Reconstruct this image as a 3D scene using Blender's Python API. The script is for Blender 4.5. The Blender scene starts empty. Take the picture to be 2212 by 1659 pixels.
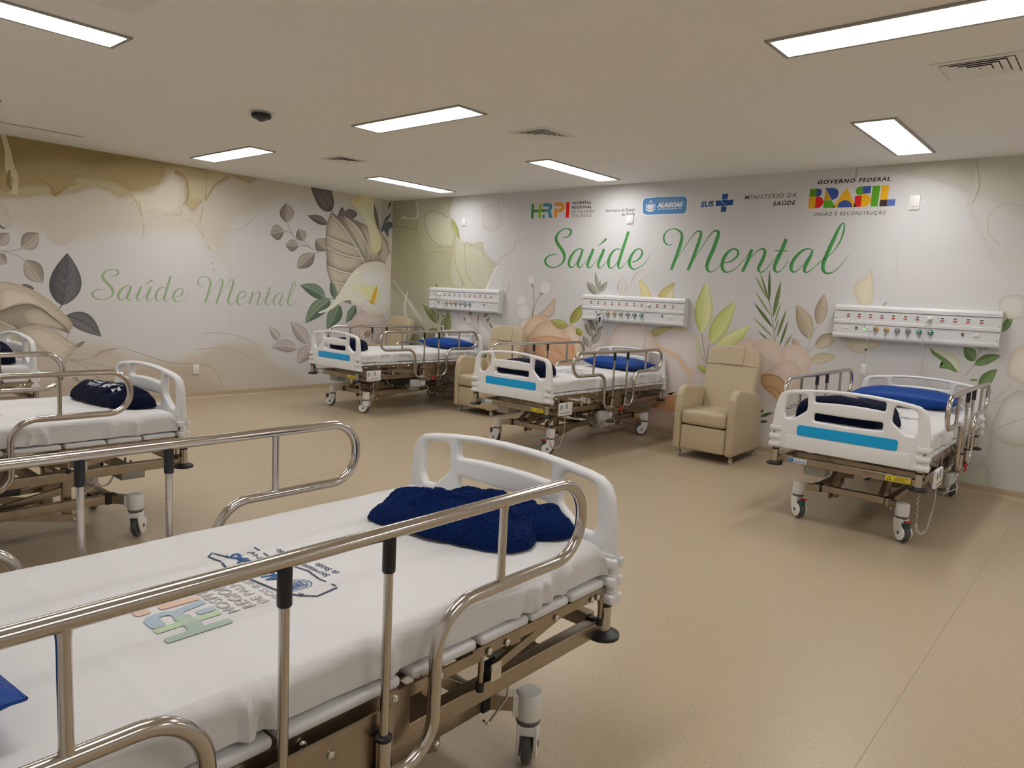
import bpy, bmesh, math, random
import numpy as np
from mathutils import Vector, Matrix, noise, geometry
PI = math.pi
scene = bpy.context.scene
COL = scene.collection
# ------------------------------------------------------------------ camera, world, exposure
W_, H_ = 2212, 1659
CX, CY, CZ = 8.822, -7.217, 1.4851
YAW, PITCH, ROLL, FPX = math.radians(40.78), math.radians(-7.01), math.radians(2.93), 1544.9
_f = Vector((-math.sin(YAW) * math.cos(PITCH), math.cos(YAW) * math.cos(PITCH), math.sin(PITCH)))
_r = Vector((math.cos(YAW), math.sin(YAW), 0)); _u = _r.cross(_f)
R2 = math.cos(ROLL) * _r + math.sin(ROLL) * _u
U2 = -math.sin(ROLL) * _r + math.cos(ROLL) * _u
cam = bpy.data.cameras.new('camera'); cam_o = bpy.data.objects.new('camera', cam); COL.objects.link(cam_o)
cam.sensor_width = 36.0; cam.lens = FPX / W_ * 36.0; cam.clip_start = 0.02
m = Matrix((( R2.x, U2.x, -_f.x, CX), (R2.y, U2.y, -_f.y, CY), (R2.z, U2.z, -_f.z, CZ), (0, 0, 0, 1)))
cam_o.matrix_world = m
scene.camera = cam_o
scene.view_settings.view_transform = 'Standard'; scene.view_settings.look = 'None'
scene.view_settings.gamma = 1.0; scene.view_settings.use_curve_mapping = False
scene.view_settings.exposure = 0.0
world = bpy.data.worlds.new('world'); scene.world = world; world.use_nodes = True
world.node_tree.nodes['Background'].inputs[0].default_value = (0.02, 0.02, 0.02, 1)
LAMP_POWER = 20.0
RH = 2.835                                   # ceiling height
ROOM = (0.0, 12.4, -7.62, 0.0)

def ray(px, py):
    return _f + R2 * ((px - 1106) / FPX) - U2 * ((py - 829.5) / FPX)
CAMV = Vector((CX, CY, CZ))
def on_back(px, py):                         # point of the back wall (y = 0) traced from the photograph, as (x, z)
    d = ray(px, py); t = -CAMV.y / d.y; p = CAMV + d * t; return (p.x, p.z)
def on_left(px, py):                         # point of the left wall (x = 0), as (y, z)
    d = ray(px, py); t = -CAMV.x / d.x; p = CAMV + d * t; return (p.y, p.z)

# ------------------------------------------------------------------ materials
def s2l(c):
    c = c / 255.0
    return c / 12.92 if c <= 0.04045 else ((c + 0.055) / 1.055) ** 2.4
def rgb(r, g, b, k=1.0):
    return (min(s2l(r) * k, .92), min(s2l(g) * k, .92), min(s2l(b) * k, .92), 1.0)
def mat(name, col, rough=.5, metal=0.0, bump=None, var=0.0, vscale=5.0, sheen=0.0, spec=.5, emit=None, coat=0.0):
    mt = bpy.data.materials.new(name); mt.use_nodes = True
    nt = mt.node_tree; b = nt.nodes['Principled BSDF']
    b.inputs['Roughness'].default_value = rough; b.inputs['Metallic'].default_value = metal
    b.inputs['Specular IOR Level'].default_value = spec
    b.inputs['Sheen Weight'].default_value = sheen
    b.inputs['Coat Weight'].default_value = coat
    b.inputs['Base Color'].default_value = col
    if emit:
        b.inputs['Emission Color'].default_value = emit[0]; b.inputs['Emission Strength'].default_value = emit[1]
    tc = nt.nodes.new('ShaderNodeTexCoord')
    if var:
        n = nt.nodes.new('ShaderNodeTexNoise'); n.inputs['Scale'].default_value = vscale; n.inputs['Detail'].default_value = 3
        nt.links.new(tc.outputs['Object'], n.inputs['Vector'])
        mx = nt.nodes.new('ShaderNodeMix'); mx.data_type = 'RGBA'
        mx.inputs[6].default_value = tuple(c * (1 - var) for c in col[:3]) + (1,)
        mx.inputs[7].default_value = tuple(min(c * (1 + var), .95) for c in col[:3]) + (1,)
        nt.links.new(n.outputs['Fac'], mx.inputs[0]); nt.links.new(mx.outputs[2], b.inputs['Base Color'])
    if bump:
        n2 = nt.nodes.new('ShaderNodeTexNoise'); n2.inputs['Scale'].default_value = bump[0]; n2.inputs['Detail'].default_value = 4
        nt.links.new(tc.outputs['Object'], n2.inputs['Vector'])
        bp = nt.nodes.new('ShaderNodeBump'); bp.inputs['Strength'].default_value = bump[1]; bp.inputs['Distance'].default_value = bump[2]
        nt.links.new(n2.outputs['Fac'], bp.inputs['Height']); nt.links.new(bp.outputs['Normal'], b.inputs['Normal'])
    return mt
M = {}
M['steel'] = mat('tube_steel', (.56, .52, .475, 1), .16, 1.0, var=.06, vscale=30)
M['frame'] = mat('frame_steel', (.385, .325, .255, 1), .32, 1.0, bump=(60, .08, .002), var=.18, vscale=14)
M['bolt'] = mat('bolt_steel', (.72, .71, .70, 1), .2, 1.0)
M['white'] = mat('moulded_white_plastic', (.78, .78, .785, 1), .38, bump=(300, .04, .001))
M['slab'] = mat('white_platform_plastic', (.68, .68, .685, 1), .45)
M['blue'] = mat('blue_strip', (.0, .36, .74, 1), .35)
M['black'] = mat('black_rubber', (.010, .011, .013, 1), .45)
M['tyre'] = mat('grey_tyre', (.075, .078, .075, 1), .55)
M['hubgrey'] = mat('hub_cap', (.10, .10, .10, 1), .5)
M['red'] = mat('red_plastic', (.55, .012, .012, 1), .4)
M['green'] = mat('green_plastic', (.0, .09, .075, 1), .4)
M['dkblue'] = mat('dark_blue_plastic', (.012, .02, .10, 1), .4)
M['grey'] = mat('grey_plastic', (.44, .44, .42, 1), .5)
M['cable'] = mat('white_cable', (.50, .48, .45, 1), .5)
M['yellow'] = mat('yellow_label', (.72, .56, .01, 1), .45)
M['paper'] = mat('white_label', (.62, .66, .70, 1), .45)
M['ink'] = mat('black_ink', (.02, .018, .015, 1), .6)
M['inkgrey'] = mat('grey_ink', (.16, .16, .16, 1), .6)
M['logoblue'] = mat('logo_blue', (.01, .10, .30, 1), .5)
M['leather'] = mat('beige_leatherette', (.53, .435, .29, 1), .48, bump=(120, .12, .002), var=.05, vscale=4)
M['leatherdk'] = mat('leatherette_seam', (.10, .07, .035, 1), .6)
M['panelwhite'] = mat('white_painted_metal', (.70, .70, .71, 1), .35)
M['paneldk'] = mat('panel_groove', (.16, .16, .17, 1), .6)
M['ceil'] = mat('ceiling_paint', (.86, .845, .81, 1), .9)
M['plain'] = mat('plain_wall_paint', (.82, .80, .77, 1), .85)
M['grille'] = mat('vent_paint', (.80, .78, .75, 1), .5)
M['dark'] = mat('dark_void', (.05, .042, .035, 1), .8)
M['lampframe'] = mat('luminaire_frame', (.34, .32, .29, 1), .5)  # darkened so the frame carries the shadow line of the flange gap
M['switch'] = mat('white_switch_plastic', (.78, .77, .75, 1), .35)
M['diffuser'] = mat('lit_diffuser', (.9, .9, .9, 1), .5, emit=((1.0, .985, .975, 1), LAMP_POWER))
M['led'] = mat('green_led', (.05, .6, .1, 1), .4, emit=((.1, 1, .15, 1), 1.2))
M['brass'] = mat('amber_valve', (.55, .33, .08, 1), .35)
M['chrome'] = mat('grey_valve', (.30, .30, .30, 1), .25, .6)
M['teal'] = mat('green_valve', (.02, .26, .20, 1), .35)

def sheet_mat():
    mt = mat('white_cotton_sheet', (.70, .69, .69, 1), .75, sheen=.15)
    nt = mt.node_tree; b = nt.nodes['Principled BSDF']; tc = nt.nodes.new('ShaderNodeTexCoord')
    mp = nt.nodes.new('ShaderNodeMapping'); mp.inputs['Scale'].default_value = (1, .35, 1)
    nt.links.new(tc.outputs['Object'], mp.inputs[0])
    n = nt.nodes.new('ShaderNodeTexNoise'); n.inputs['Scale'].default_value = 9; n.inputs['Detail'].default_value = 5; n.inputs['Distortion'].default_value = 1.2
    w = nt.nodes.new('ShaderNodeTexNoise'); w.inputs['Scale'].default_value = 420; w.inputs['Detail'].default_value = 1
    nt.links.new(mp.outputs[0], n.inputs['Vector']); nt.links.new(tc.outputs['Object'], w.inputs['Vector'])
    b1 = nt.nodes.new('ShaderNodeBump'); b1.inputs['Strength'].default_value = .55; b1.inputs['Distance'].default_value = .012
    b2 = nt.nodes.new('ShaderNodeBump'); b2.inputs['Strength'].default_value = .12; b2.inputs['Distance'].default_value = .001
    nt.links.new(n.outputs['Fac'], b1.inputs['Height']); nt.links.new(w.outputs['Fac'], b2.inputs['Height'])
    nt.links.new(b1.outputs[0], b2.inputs['Normal']); nt.links.new(b2.outputs[0], b.inputs['Normal'])
    return mt
M['sheet'] = sheet_mat()
M['fleece'] = mat('navy_fleece', (.0028, .017, .095, 1), .95, sheen=.03, spec=.1, bump=(320, 1.0, .004), var=.6, vscale=120)
M['navy'] = mat('dark_navy_cloth', (.0012, .0035, .020, 1), .9, sheen=.02, spec=.15, bump=(90, .5, .003), var=.3, vscale=60)
M['pillow'] = mat('blue_pillow_vinyl', (.004, .052, .27, 1), .5, spec=.22, bump=(14, .35, .02), var=.15, vscale=6)

def floor_mat():
    mt = mat('tan_speckled_vinyl', (.40, .32, .225, 1), .33, spec=.45)
    nt = mt.node_tree; b = nt.nodes['Principled BSDF']; tc = nt.nodes.new('ShaderNodeTexCoord')
    v = nt.nodes.new('ShaderNodeTexVoronoi'); v.inputs['Scale'].default_value = 120
    nt.links.new(tc.outputs['Object'], v.inputs['Vector'])
    r = nt.nodes.new('ShaderNodeValToRGB'); r.color_ramp.elements[0].position = .13; r.color_ramp.elements[1].position = .24
    r.color_ramp.elements[0].color = (.27, .21, .14, 1); r.color_ramp.elements[1].color = (.48, .388, .262, 1)
    nt.links.new(v.outputs['Distance'], r.inputs[0])
    n = nt.nodes.new('ShaderNodeTexNoise'); n.inputs['Scale'].default_value = 130; n.inputs['Detail'].default_value = 4
    nt.links.new(tc.outputs['Object'], n.inputs['Vector'])
    r2 = nt.nodes.new('ShaderNodeValToRGB'); r2.color_ramp.elements[0].color = (.93, .92, .90, 1); r2.color_ramp.elements[1].color = (1.05, 1.05, 1.05, 1)
    r2.color_ramp.elements[0].position = .35; r2.color_ramp.elements[1].position = .65
    nt.links.new(n.outputs['Fac'], r2.inputs[0])
    mx = nt.nodes.new('ShaderNodeMix'); mx.data_type = 'RGBA'; mx.blend_type = 'MULTIPLY'; mx.inputs[0].default_value = 1
    nt.links.new(r.outputs[0], mx.inputs[6]); nt.links.new(r2.outputs[0], mx.inputs[7])
    nt.links.new(mx.outputs[2], b.inputs['Base Color'])
    bp = nt.nodes.new('ShaderNodeBump'); bp.inputs['Strength'].default_value = .03; bp.inputs['Distance'].default_value = .001
    nt.links.new(n.outputs['Fac'], bp.inputs['Height']); nt.links.new(bp.outputs[0], b.inputs['Normal'])
    return mt
M['floor'] = floor_mat()
M['seam'] = mat('vinyl_seam', (.38, .31, .21, 1), .5)
def paint_mat():
    mt = bpy.data.materials.new('printed_wallpaper'); mt.use_nodes = True
    nt = mt.node_tree; b = nt.nodes['Principled BSDF']
    a = nt.nodes.new('ShaderNodeVertexColor'); a.layer_name = 'Col'
    n = nt.nodes.new('ShaderNodeTexNoise'); n.inputs['Scale'].default_value = 220; tc = nt.nodes.new('ShaderNodeTexCoord')
    nt.links.new(tc.outputs['Object'], n.inputs['Vector'])
    bp = nt.nodes.new('ShaderNodeBump'); bp.inputs['Strength'].default_value = .05; bp.inputs['Distance'].default_value = .001
    nt.links.new(n.outputs['Fac'], bp.inputs['Height']); nt.links.new(bp.outputs[0], b.inputs['Normal'])
    nt.links.new(a.outputs['Color'], b.inputs['Base Color']); b.inputs['Roughness'].default_value = .62
    b.inputs['Specular IOR Level'].default_value = .25
    return mt
M['paint'] = paint_mat()

# ------------------------------------------------------------------ mesh building
def fillet(pts, rad, n=7):
    """round the inner corners of an open polyline; rad is a number or one per point"""
    pts = [Vector(p) for p in pts]; out = [pts[0]]
    for i in range(1, len(pts) - 1):
        r = rad[i] if isinstance(rad, (list, tuple)) else rad
        a, b, c = pts[i - 1], pts[i], pts[i + 1]
        d1 = (a - b); d2 = (c - b); l1, l2 = d1.length, d2.length
        if r <= 0 or l1 < 1e-6 or l2 < 1e-6: out.append(b); continue
        d1 /= l1; d2 /= l2
        ang = math.acos(max(-1, min(1, d1.dot(d2))))
        if ang > PI - .02: out.append(b); continue
        t = min(r / math.tan(ang / 2), l1 * .499, l2 * .499); rr = t * math.tan(ang / 2)
        cen = b + (d1 + d2).normalized() * (rr / math.sin(ang / 2))
        s = b + d1 * t - cen; e = b + d2 * t - cen
        tot = s.angle(e); ax = s.cross(e).normalized()
        for k in range(n + 1):
            out.append(cen + Matrix.Rotation(tot * k / n, 3, ax) @ s)
    out.append(pts[-1]); return out

class MB:
    def __init__(s): s.v = []; s.f = []; s.m = []; s.mats = []; s.sm = []
    def mi(s, m):
        if m not in s.mats: s.mats.append(m)
        return s.mats.index(m)
    def add(s, vs, fs, m, smooth=False):
        o = len(s.v); s.v += [tuple(v) for v in vs]; k = s.mi(m)
        for f in fs: s.f.append([i + o for i in f]); s.m.append(k); s.sm.append(smooth)
    def box(s, x0, x1, y0, y1, z0, z1, m, bev=0.0):
        x0, x1 = min(x0, x1), max(x0, x1); y0, y1 = min(y0, y1), max(y0, y1); z0, z1 = min(z0, z1), max(z0, z1)
        if bev > 0:
            bm = bmesh.new(); bmesh.ops.create_cube(bm, size=1)
            for v in bm.verts: v.co = Vector(((x0 + x1) / 2 + v.co.x * (x1 - x0), (y0 + y1) / 2 + v.co.y * (y1 - y0), (z0 + z1) / 2 + v.co.z * (z1 - z0)))
            bmesh.ops.bevel(bm, geom=bm.edges[:], offset=min(bev, .49 * min(x1 - x0, y1 - y0, z1 - z0)), segments=3, affect='EDGES', profile=.5)
            s.bm(bm, m, True); return
        vs = [(x, y, z) for x in (x0, x1) for y in (y0, y1) for z in (z0, z1)]
        s.add(vs, [(0, 1, 3, 2), (4, 6, 7, 5), (0, 4, 5, 1), (2, 3, 7, 6), (0, 2, 6, 4), (1, 5, 7, 3)], m)
    def bm(s, bm, m, smooth=True, mtx=None):
        bm.verts.index_update()
        vs = [(mtx @ v.co) if mtx else v.co.copy() for v in bm.verts]
        s.add(vs, [[v.index for v in f.verts] for f in bm.faces], m, smooth); bm.free()
    def bar(s, a, b, w, h, m, up=(0, 0, 1)):
        a = Vector(a); b = Vector(b); d = (b - a).normalized(); up = Vector(up)
        if abs(d.dot(up)) > .98: up = Vector((1, 0, 0))
        x = d.cross(up).normalized(); y = x.cross(d)
        vs = [p + x * (sx * w / 2) + y * (sy * h / 2) for p in (a, b) for sx, sy in ((-1, -1), (1, -1), (1, 1), (-1, 1))]
        s.add(vs, [(3, 2, 1, 0), (4, 5, 6, 7), (0, 1, 5, 4), (1, 2, 6, 5), (2, 3, 7, 6), (3, 0, 4, 7)], m)
    def tube(s, pts, r, m, n=12, caps=True):
        pts = [Vector(p) for p in pts]
        q = [pts[0]]
        for p in pts[1:]:
            if (p - q[-1]).length > 1e-5: q.append(p)
        pts = q; N = len(pts); rr = r if isinstance(r, (list, tuple)) else [r] * N
        t0 = (pts[1] - pts[0]).normalized()
        ref = Vector((0, 0, 1)) if abs(t0.z) < .9 else Vector((1, 0, 0))
        nx = t0.cross(ref).normalized(); vs = []
        for i, p in enumerate(pts):
            if i == 0: t = t0
            elif i == N - 1: t = (pts[-1] - pts[-2]).normalized()
            else: t = ((pts[i] - pts[i - 1]).normalized() + (pts[i + 1] - pts[i]).normalized()).normalized()
            nx = (nx - t * nx.dot(t)).normalized(); ny = t.cross(nx)
            for k in range(n):
                a = 2 * PI * k / n; vs.append(p + (nx * math.cos(a) + ny * math.sin(a)) * rr[i])
        fs = [(i * n + k, i * n + (k + 1) % n, (i + 1) * n + (k + 1) % n, (i + 1) * n + k) for i in range(N - 1) for k in range(n)]
        if not caps: s.add(vs, fs, m, True); return
        s.add(vs, fs, m, True)
        s.add(vs[:n], [tuple(range(n - 1, -1, -1))], m); s.add(vs[-n:], [tuple(range(n))], m)
    def cyl(s, a, b, r, m, n=20): s.tube([a, b], r, m, n)
    def lathe(s, cen, axis, prof, m, n=24):
        """prof: (distance along axis, radius)"""
        cen = Vector(cen); ax = Vector(axis).normalized()
        ref = Vector((0, 0, 1)) if abs(ax.z) < .9 else Vector((1, 0, 0))
        x = ax.cross(ref).normalized(); y = ax.cross(x); vs = []
        for d, r in prof:
            for k in range(n):
                a = 2 * PI * k / n; vs.append(cen + ax * d + (x * math.cos(a) + y * math.sin(a)) * max(r, 1e-4))
        fs = [(i * n + k, (i + 1) * n + k, (i + 1) * n + (k + 1) % n, i * n + (k + 1) % n) for i in range(len(prof) - 1) for k in range(n)]
        s.add(vs, fs, m, True)
        s.add(vs[:n], [tuple(range(n))], m); s.add(vs[-n:], [tuple(range(n - 1, -1, -1))], m)
    def build(s, name, parent=None, loc=None, auto=True):
        me = bpy.data.meshes.new(name)
        me.from_pydata(s.v, [], s.f)
        for mt in s.mats: me.materials.append(M[mt] if isinstance(mt, str) else mt)
        me.polygons.foreach_set('material_index', s.m)
        me.polygons.foreach_set('use_smooth', s.sm)
        me.update()
        o = bpy.data.objects.new(name, me); COL.objects.link(o)
        if auto and any(s.sm):
            try: me.set_sharp_from_angle(angle=math.radians(40))
            except Exception: pass
        if parent: o.parent = parent
        if loc: o.location = loc
        return o
def tag(o, label, cat, group=None):
    o['label'] = label; o['category'] = cat
    if group: o['group'] = group
    return o
def empty(name, loc=(0, 0, 0), rz=0.0):
    o = bpy.data.objects.new(name, None); COL.objects.link(o); o.location = loc; o.rotation_euler = (0, 0, rz)
    o.empty_display_size = .1
    return o
def copy_tree(o, parent=None):
    c = o.copy(); COL.objects.link(c); c.parent = parent
    if 'label' in c: del c['label']
    for ch in list(o.children): 
        d = copy_tree(ch, c)
        if 'label' in ch: d['label'] = ch['label']
    return c
def rounded(pts, r, n=4):
    """round every corner of a closed 2-D polygon"""
    P = [Vector((p[0], p[1], 0)) for p in pts]; N = len(P); out = []
    for i in range(N):
        a, b, c = P[i - 1], P[i], P[(i + 1) % N]
        rr = r[i] if isinstance(r, (list, tuple)) else r
        f = fillet([a.lerp(b, .5), b, b.lerp(c, .5)], rr, n); out += f[1:-1]
    return [(p.x, p.y) for p in out]
def slab2d(outer, holes, half, bev, res=3):
    """a filled outline with holes, given thickness and rounded edges: returns bmesh in (x, y, z = thickness)"""
    cu = bpy.data.curves.new('tmp', 'CURVE'); cu.dimensions = '2D'; cu.fill_mode = 'BOTH'
    for poly in [outer] + holes:
        sp = cu.splines.new('POLY'); sp.points.add(len(poly) - 1)
        for p, q in zip(sp.points, poly): p.co = (q[0], q[1], 0, 1)
        sp.use_cyclic_u = True
    cu.extrude = max(half - bev, 0); cu.bevel_depth = bev; cu.bevel_resolution = res; cu.offset = -bev
    o = bpy.data.objects.new('tmp', cu); COL.objects.link(o)
    dg = bpy.context.evaluated_depsgraph_get(); dg.update()
    me = bpy.data.meshes.new_from_object(o.evaluated_get(dg))
    bm = bmesh.new(); bm.from_mesh(me)
    bmesh.ops.remove_doubles(bm, verts=bm.verts, dist=1e-5)
    bmesh.ops.recalc_face_normals(bm, faces=bm.faces)
    bpy.data.objects.remove(o); bpy.data.curves.remove(cu); bpy.data.meshes.remove(me)
    return bm
def textmesh(body, bold=0.0, shear=0.0, space=1.0):
    """built-in lettering as flat polygons in the unit box: verts (0..1, 0..1), faces, aspect"""
    cu = bpy.data.curves.new('tmp', 'FONT'); cu.body = body; cu.size = 1; cu.shear = shear
    cu.offset = bold; cu.space_character = space; cu.resolution_u = 3
    o = bpy.data.objects.new('tmp', cu); COL.objects.link(o)
    dg = bpy.context.evaluated_depsgraph_get(); dg.update()
    me = bpy.data.meshes.new_from_object(o.evaluated_get(dg))
    vs = [v.co.copy() for v in me.vertices]; fs = [list(p.vertices) for p in me.polygons]
    bpy.data.objects.remove(o); bpy.data.curves.remove(cu); bpy.data.meshes.remove(me)
    xs = [v.x for v in vs]; ys = [v.y for v in vs]
    x0, x1, y0, y1 = min(xs), max(xs), min(ys), max(ys)
    return [((v.x - x0) / (x1 - x0), (v.y - y0) / (y1 - y0)) for v in vs], fs, (x1 - x0) / (y1 - y0)
# ------------------------------------------------------------------ room shell
def struct(o): o['kind'] = 'structure'; return o
X0, X1, Y0, Y1 = ROOM
b = MB(); b.box(X0 - .15, X1 + .15, Y0 - .15, Y1 + .15, -.12, 0, 'floor'); floor = struct(b.build('floor'))
b = MB()                                                     # welded seams of the vinyl sheets
for x in (4.08, 8.29): b.box(x, x + .004, Y0 + .1, Y1 - .1, -.001, .0006, 'seam')
b.build('floor_seam', floor)
b = MB(); b.box(X0 - .15, X1 + .15, 0, .15, 0, RH, 'plain'); wall_back = struct(b.build('wall_back'))
b = MB(); b.box(-.15, 0, Y0 - .15, 0, 0, RH, 'plain'); wall_left = struct(b.build('wall_left'))
b = MB(); b.box(X0 - .15, X1 + .15, Y0 - .15, Y0, 0, RH, 'plain'); struct(b.build('wall_front'))
b = MB(); b.box(X1, X1 + .15, Y0 - .15, 0, 0, RH, 'plain'); struct(b.build('wall_right'))
def cove(name, a, bb, nrm):
    """coved vinyl skirting: rises 8 cm with a rounded foot"""
    a = Vector(a); bb = Vector(bb); nrm = Vector(nrm); prof = [(.045, .0005)]
    for k in range(7):
        t = PI / 2 * k / 6; prof.append((.045 - .04 * math.sin(t), .0405 - .04 * math.cos(t)))
    prof += [(.005, .078), (.004, .08), (0, .08)]
    b = MB(); vs = [p + nrm * d + Vector((0, 0, z)) for p in (a, bb) for d, z in prof]; n = len(prof)
    b.add(vs, [(i, i + 1, n + i + 1, n + i) for i in range(n - 1)], 'floor', True)
    return struct(b.build(name))
cove('baseboard_back', (X0, 0, 0), (X1, 0, 0), (0, -1, 0))
cove('baseboard_left', (0, Y0, 0), (0, 0, 0), (1, 0, 0))
cove('baseboard_front', (X0, Y0, 0), (X1, Y0, 0), (0, 1, 0))
cove('baseboard_right', (X1, Y0, 0), (X1, 0, 0), (-1, 0, 0))

# ceiling with real recesses for the luminaires
LW_, LN_ = 1.25, .265
LIGHTS = [('x', 4.31, -3.325), ('x', 1.30, -3.29), ('y', 1.597, -1.0), ('y', 4.148, -.945), ('y', 7.26, -1.05), ('x', 7.87, -3.40),
          ('y', 4.174, -6.10), ('y', 1.60, -6.10), ('y', 7.26, -6.10), ('y', 10.2, -1.05), ('x', 11.1, -3.40), ('y', 10.2, -6.10)]  # entries without their own label are unseen lamps added to brighten the room
LLABEL = ['long lit luminaire crosswise in mid ceiling, right of the black dome camera',
          'short-looking lit luminaire nearest the left wall, between the dome camera and that wall',
          'thin lit luminaire nearest the room corner, above the leftmost bed-head panel',
          'lit luminaire before the back wall, above the hospital logo',
          'lit luminaire before the back wall at right, above the coloured country logo',
          'large lit luminaire cut by the top right corner of the photo',
          'lit luminaire cut by the top left corner of the photo', None, None, None, None, None]
def rect(o, x, y, e=0): w, h = (LW_, LN_) if o == 'x' else (LN_, LW_); return (x - w / 2 - e, x + w / 2 + e, y - h / 2 - e, y + h / 2 + e)
holes = [rect(*l) for l in LIGHTS]
xs = sorted({X0 - .15, X1 + .15} | {v for h in holes for v in h[:2]}); ys = sorted({Y0 - .15, Y1 + .15} | {v for h in holes for v in h[2:]})
b = MB()
for i in range(len(xs) - 1):
    for j in range(len(ys) - 1):
        cx_, cy_ = (xs[i] + xs[i + 1]) / 2, (ys[j] + ys[j + 1]) / 2
        if any(h[0] < cx_ < h[1] and h[2] < cy_ < h[3] for h in holes): continue
        b.add([(xs[i], ys[j], RH), (xs[i], ys[j + 1], RH), (xs[i + 1], ys[j + 1], RH), (xs[i + 1], ys[j], RH)], [(0, 1, 2, 3)], 'ceil')
b.add([(X0 - .15, Y0 - .15, RH + .14), (X0 - .15, Y1 + .15, RH + .14), (X1 + .15, Y1 + .15, RH + .14), (X1 + .15, Y0 - .15, RH + .14)], [(0, 1, 2, 3)], 'ceil')
ceiling = struct(b.build('ceiling'))
def luminaire(o, x, y, label):
    r = empty('ceiling_light', (x, y, RH)); tag(r, label or 'unseen lit luminaire added beyond the view to brighten the room, continuing the ceiling grid', 'ceiling light', 'recessed ceiling lights')
    w, h = (LW_, LN_) if o == 'x' else (LN_, LW_)
    def ring(b, w0, h0, w1, h1, z0, z1, m):
        for sx in (-1, 1): b.box(sx * w0 / 2, sx * w1 / 2, -h1 / 2, h1 / 2, z0, z1, m)
        for sy in (-1, 1): b.box(-w0 / 2, w0 / 2, sy * h0 / 2, sy * h1 / 2, z0, z1, m)
    b = MB(); ring(b, w - .01, h - .01, w + .035, h + .035, -.010, .003, 'lampframe'); ring(b, w - .012, h - .012, w - .002, h - .002, -.004, .038, 'lampframe')
    b.build('trim_ring', r)
    b = MB(); b.box(-w / 2 + .006, w / 2 - .006, -h / 2 + .006, h / 2 - .006, .026, .04, 'diffuser', 0); b.build('diffuser', r)
for l, lab in zip(LIGHTS, LLABEL): luminaire(*l, lab)

def vent(x, y, w, h, label, kind=0, holes_=1):
    r = empty('air_vent', (x, y, RH)); tag(r, label, 'air vent', 'ceiling air vents')
    b = MB()
    for s, t in ((1.0, .82),):
        for sx in (-1, 1): b.box(sx * w * t / 2, sx * w * s / 2, -h * s / 2, h * s / 2, -.006, -.001, 'grille')
        for sy in (-1, 1): b.box(-w * t / 2, w * t / 2, sy * h * t / 2, sy * h * s / 2, -.006, -.001, 'grille')
    b.build('frame', r)
    b = MB(); b.box(-w * .41, w * .41, -h * .41, h * .41, -.0012, -.0004, 'dark'); b.build('duct_shade_plate', r)  # flat dark plate standing in for the shade inside the duct
    for k in range(4):                                         # concentric sloping blades
        t = .80 - k * .18; ti = t - .165
        b = MB()
        for dz0, dz1 in ((-.0085, -.0031),):
            o_ = [(-w * t / 2, -h * t / 2), (w * t / 2, -h * t / 2), (w * t / 2, h * t / 2), (-w * t / 2, h * t / 2)]
            i_ = [(p[0] * ti / t, p[1] * ti / t) for p in o_]
            vs = [(p[0], p[1], dz0) for p in o_] + [(p[0], p[1], dz1) for p in i_]
            b.add(vs, [(q, (q + 1) % 4, 4 + (q + 1) % 4, 4 + q) for q in range(4)], 'grille')
        b.build('blade', r)
    b = MB(); b.box(-w * .07, w * .07, -h * .07, h * .07, -.0075, -.005, 'grille'); b.cyl((0, 0, -.0085), (0, 0, -.0075), .006, 'dark', 10); b.build('centre_plate', r)
    return r
vent(4.89, -2.45, .40, .40, 'square white ceiling vent with dark slots, above the middle bed', 0)
vent(2.23, -2.51, .38, .38, 'flat square ceiling vent between two lit luminaires at the left')
vent(8.02, -2.56, .42, .36, 'white ceiling vent with concentric blades at the top right')
vent(4.88, -5.79, .38, .38, 'ceiling vent cut by the top edge of the photo, beside the top left light')
b = MB(); b.box(-.22, .22, -.38, .38, -.009, -.001, 'plain'); b.box(-.228, .228, -.388, .388, -.003, -.0005, 'hubgrey')
h = b.build('access_hatch', None, (.50, -4.92, RH)); tag(h, 'flat access hatch in the ceiling above the brown wash of the left wall', 'hatch')
r = empty('dome_camera', (3.37, -4.12, RH)); tag(r, 'small black dome camera on a white ceiling mount', 'camera')
b = MB(); b.lathe((0, 0, 0), (0, 0, -1), [(0, .055), (.012, .055), (.014, .05)], 'switch'); b.build('mount', r)
b = MB(); b.lathe((0, 0, -.014), (0, 0, -1), [(0, .075), (.022, .078), (.034, .066)], 'black'); b.build('housing', r)
b = MB(); b.lathe((0, 0, -.046), (0, 0, -1), [(0, .042), (.014, .036), (.024, .02), (.028, .0)], 'tyre'); b.build('lens_dome', r)

def wall_plate(x, z, w, h_, label, rocker=True, kind='light_switch', left=False, cat='switch'):
    r = empty(kind, (x, 0, z) if not left else (0, x, z), 0 if not left else PI / 2)
    tag(r, label, cat)
    b = MB(); b.box(-w / 2, w / 2, -.014, 0, -h_ / 2, h_ / 2, 'switch', .005); b.build('cover_plate', r)
    b = MB()
    if rocker: b.box(-w * .28, w * .28, -.019, -.012, -h_ * .3, h_ * .3, 'switch', .003)
    else:
        b.box(-w * .28, w * .28, -.018, -.012, -h_ * .22, h_ * .22, 'switch', .003)
        for dx in (-.012, .012): b.box(dx - .003, dx + .003, -.0185, -.0175, -.004, .003, 'paneldk')
    b.build('rocker' if rocker else 'socket', r)
wall_plate(1.56, 2.475, .07, .105, 'blank white switch plate above the leftmost bed-head panel')
wall_plate(4.27, 2.43, .085, .10, 'white switch plate under the small grey secretariat lettering')
wall_plate(7.205, 2.487, .085, .125, 'white switch plate right of the coloured country logo')
wall_plate(-3.07, .373, .078, .12, 'white power outlet low on the left wall', False, 'power_outlet', True, 'outlet')

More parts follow.
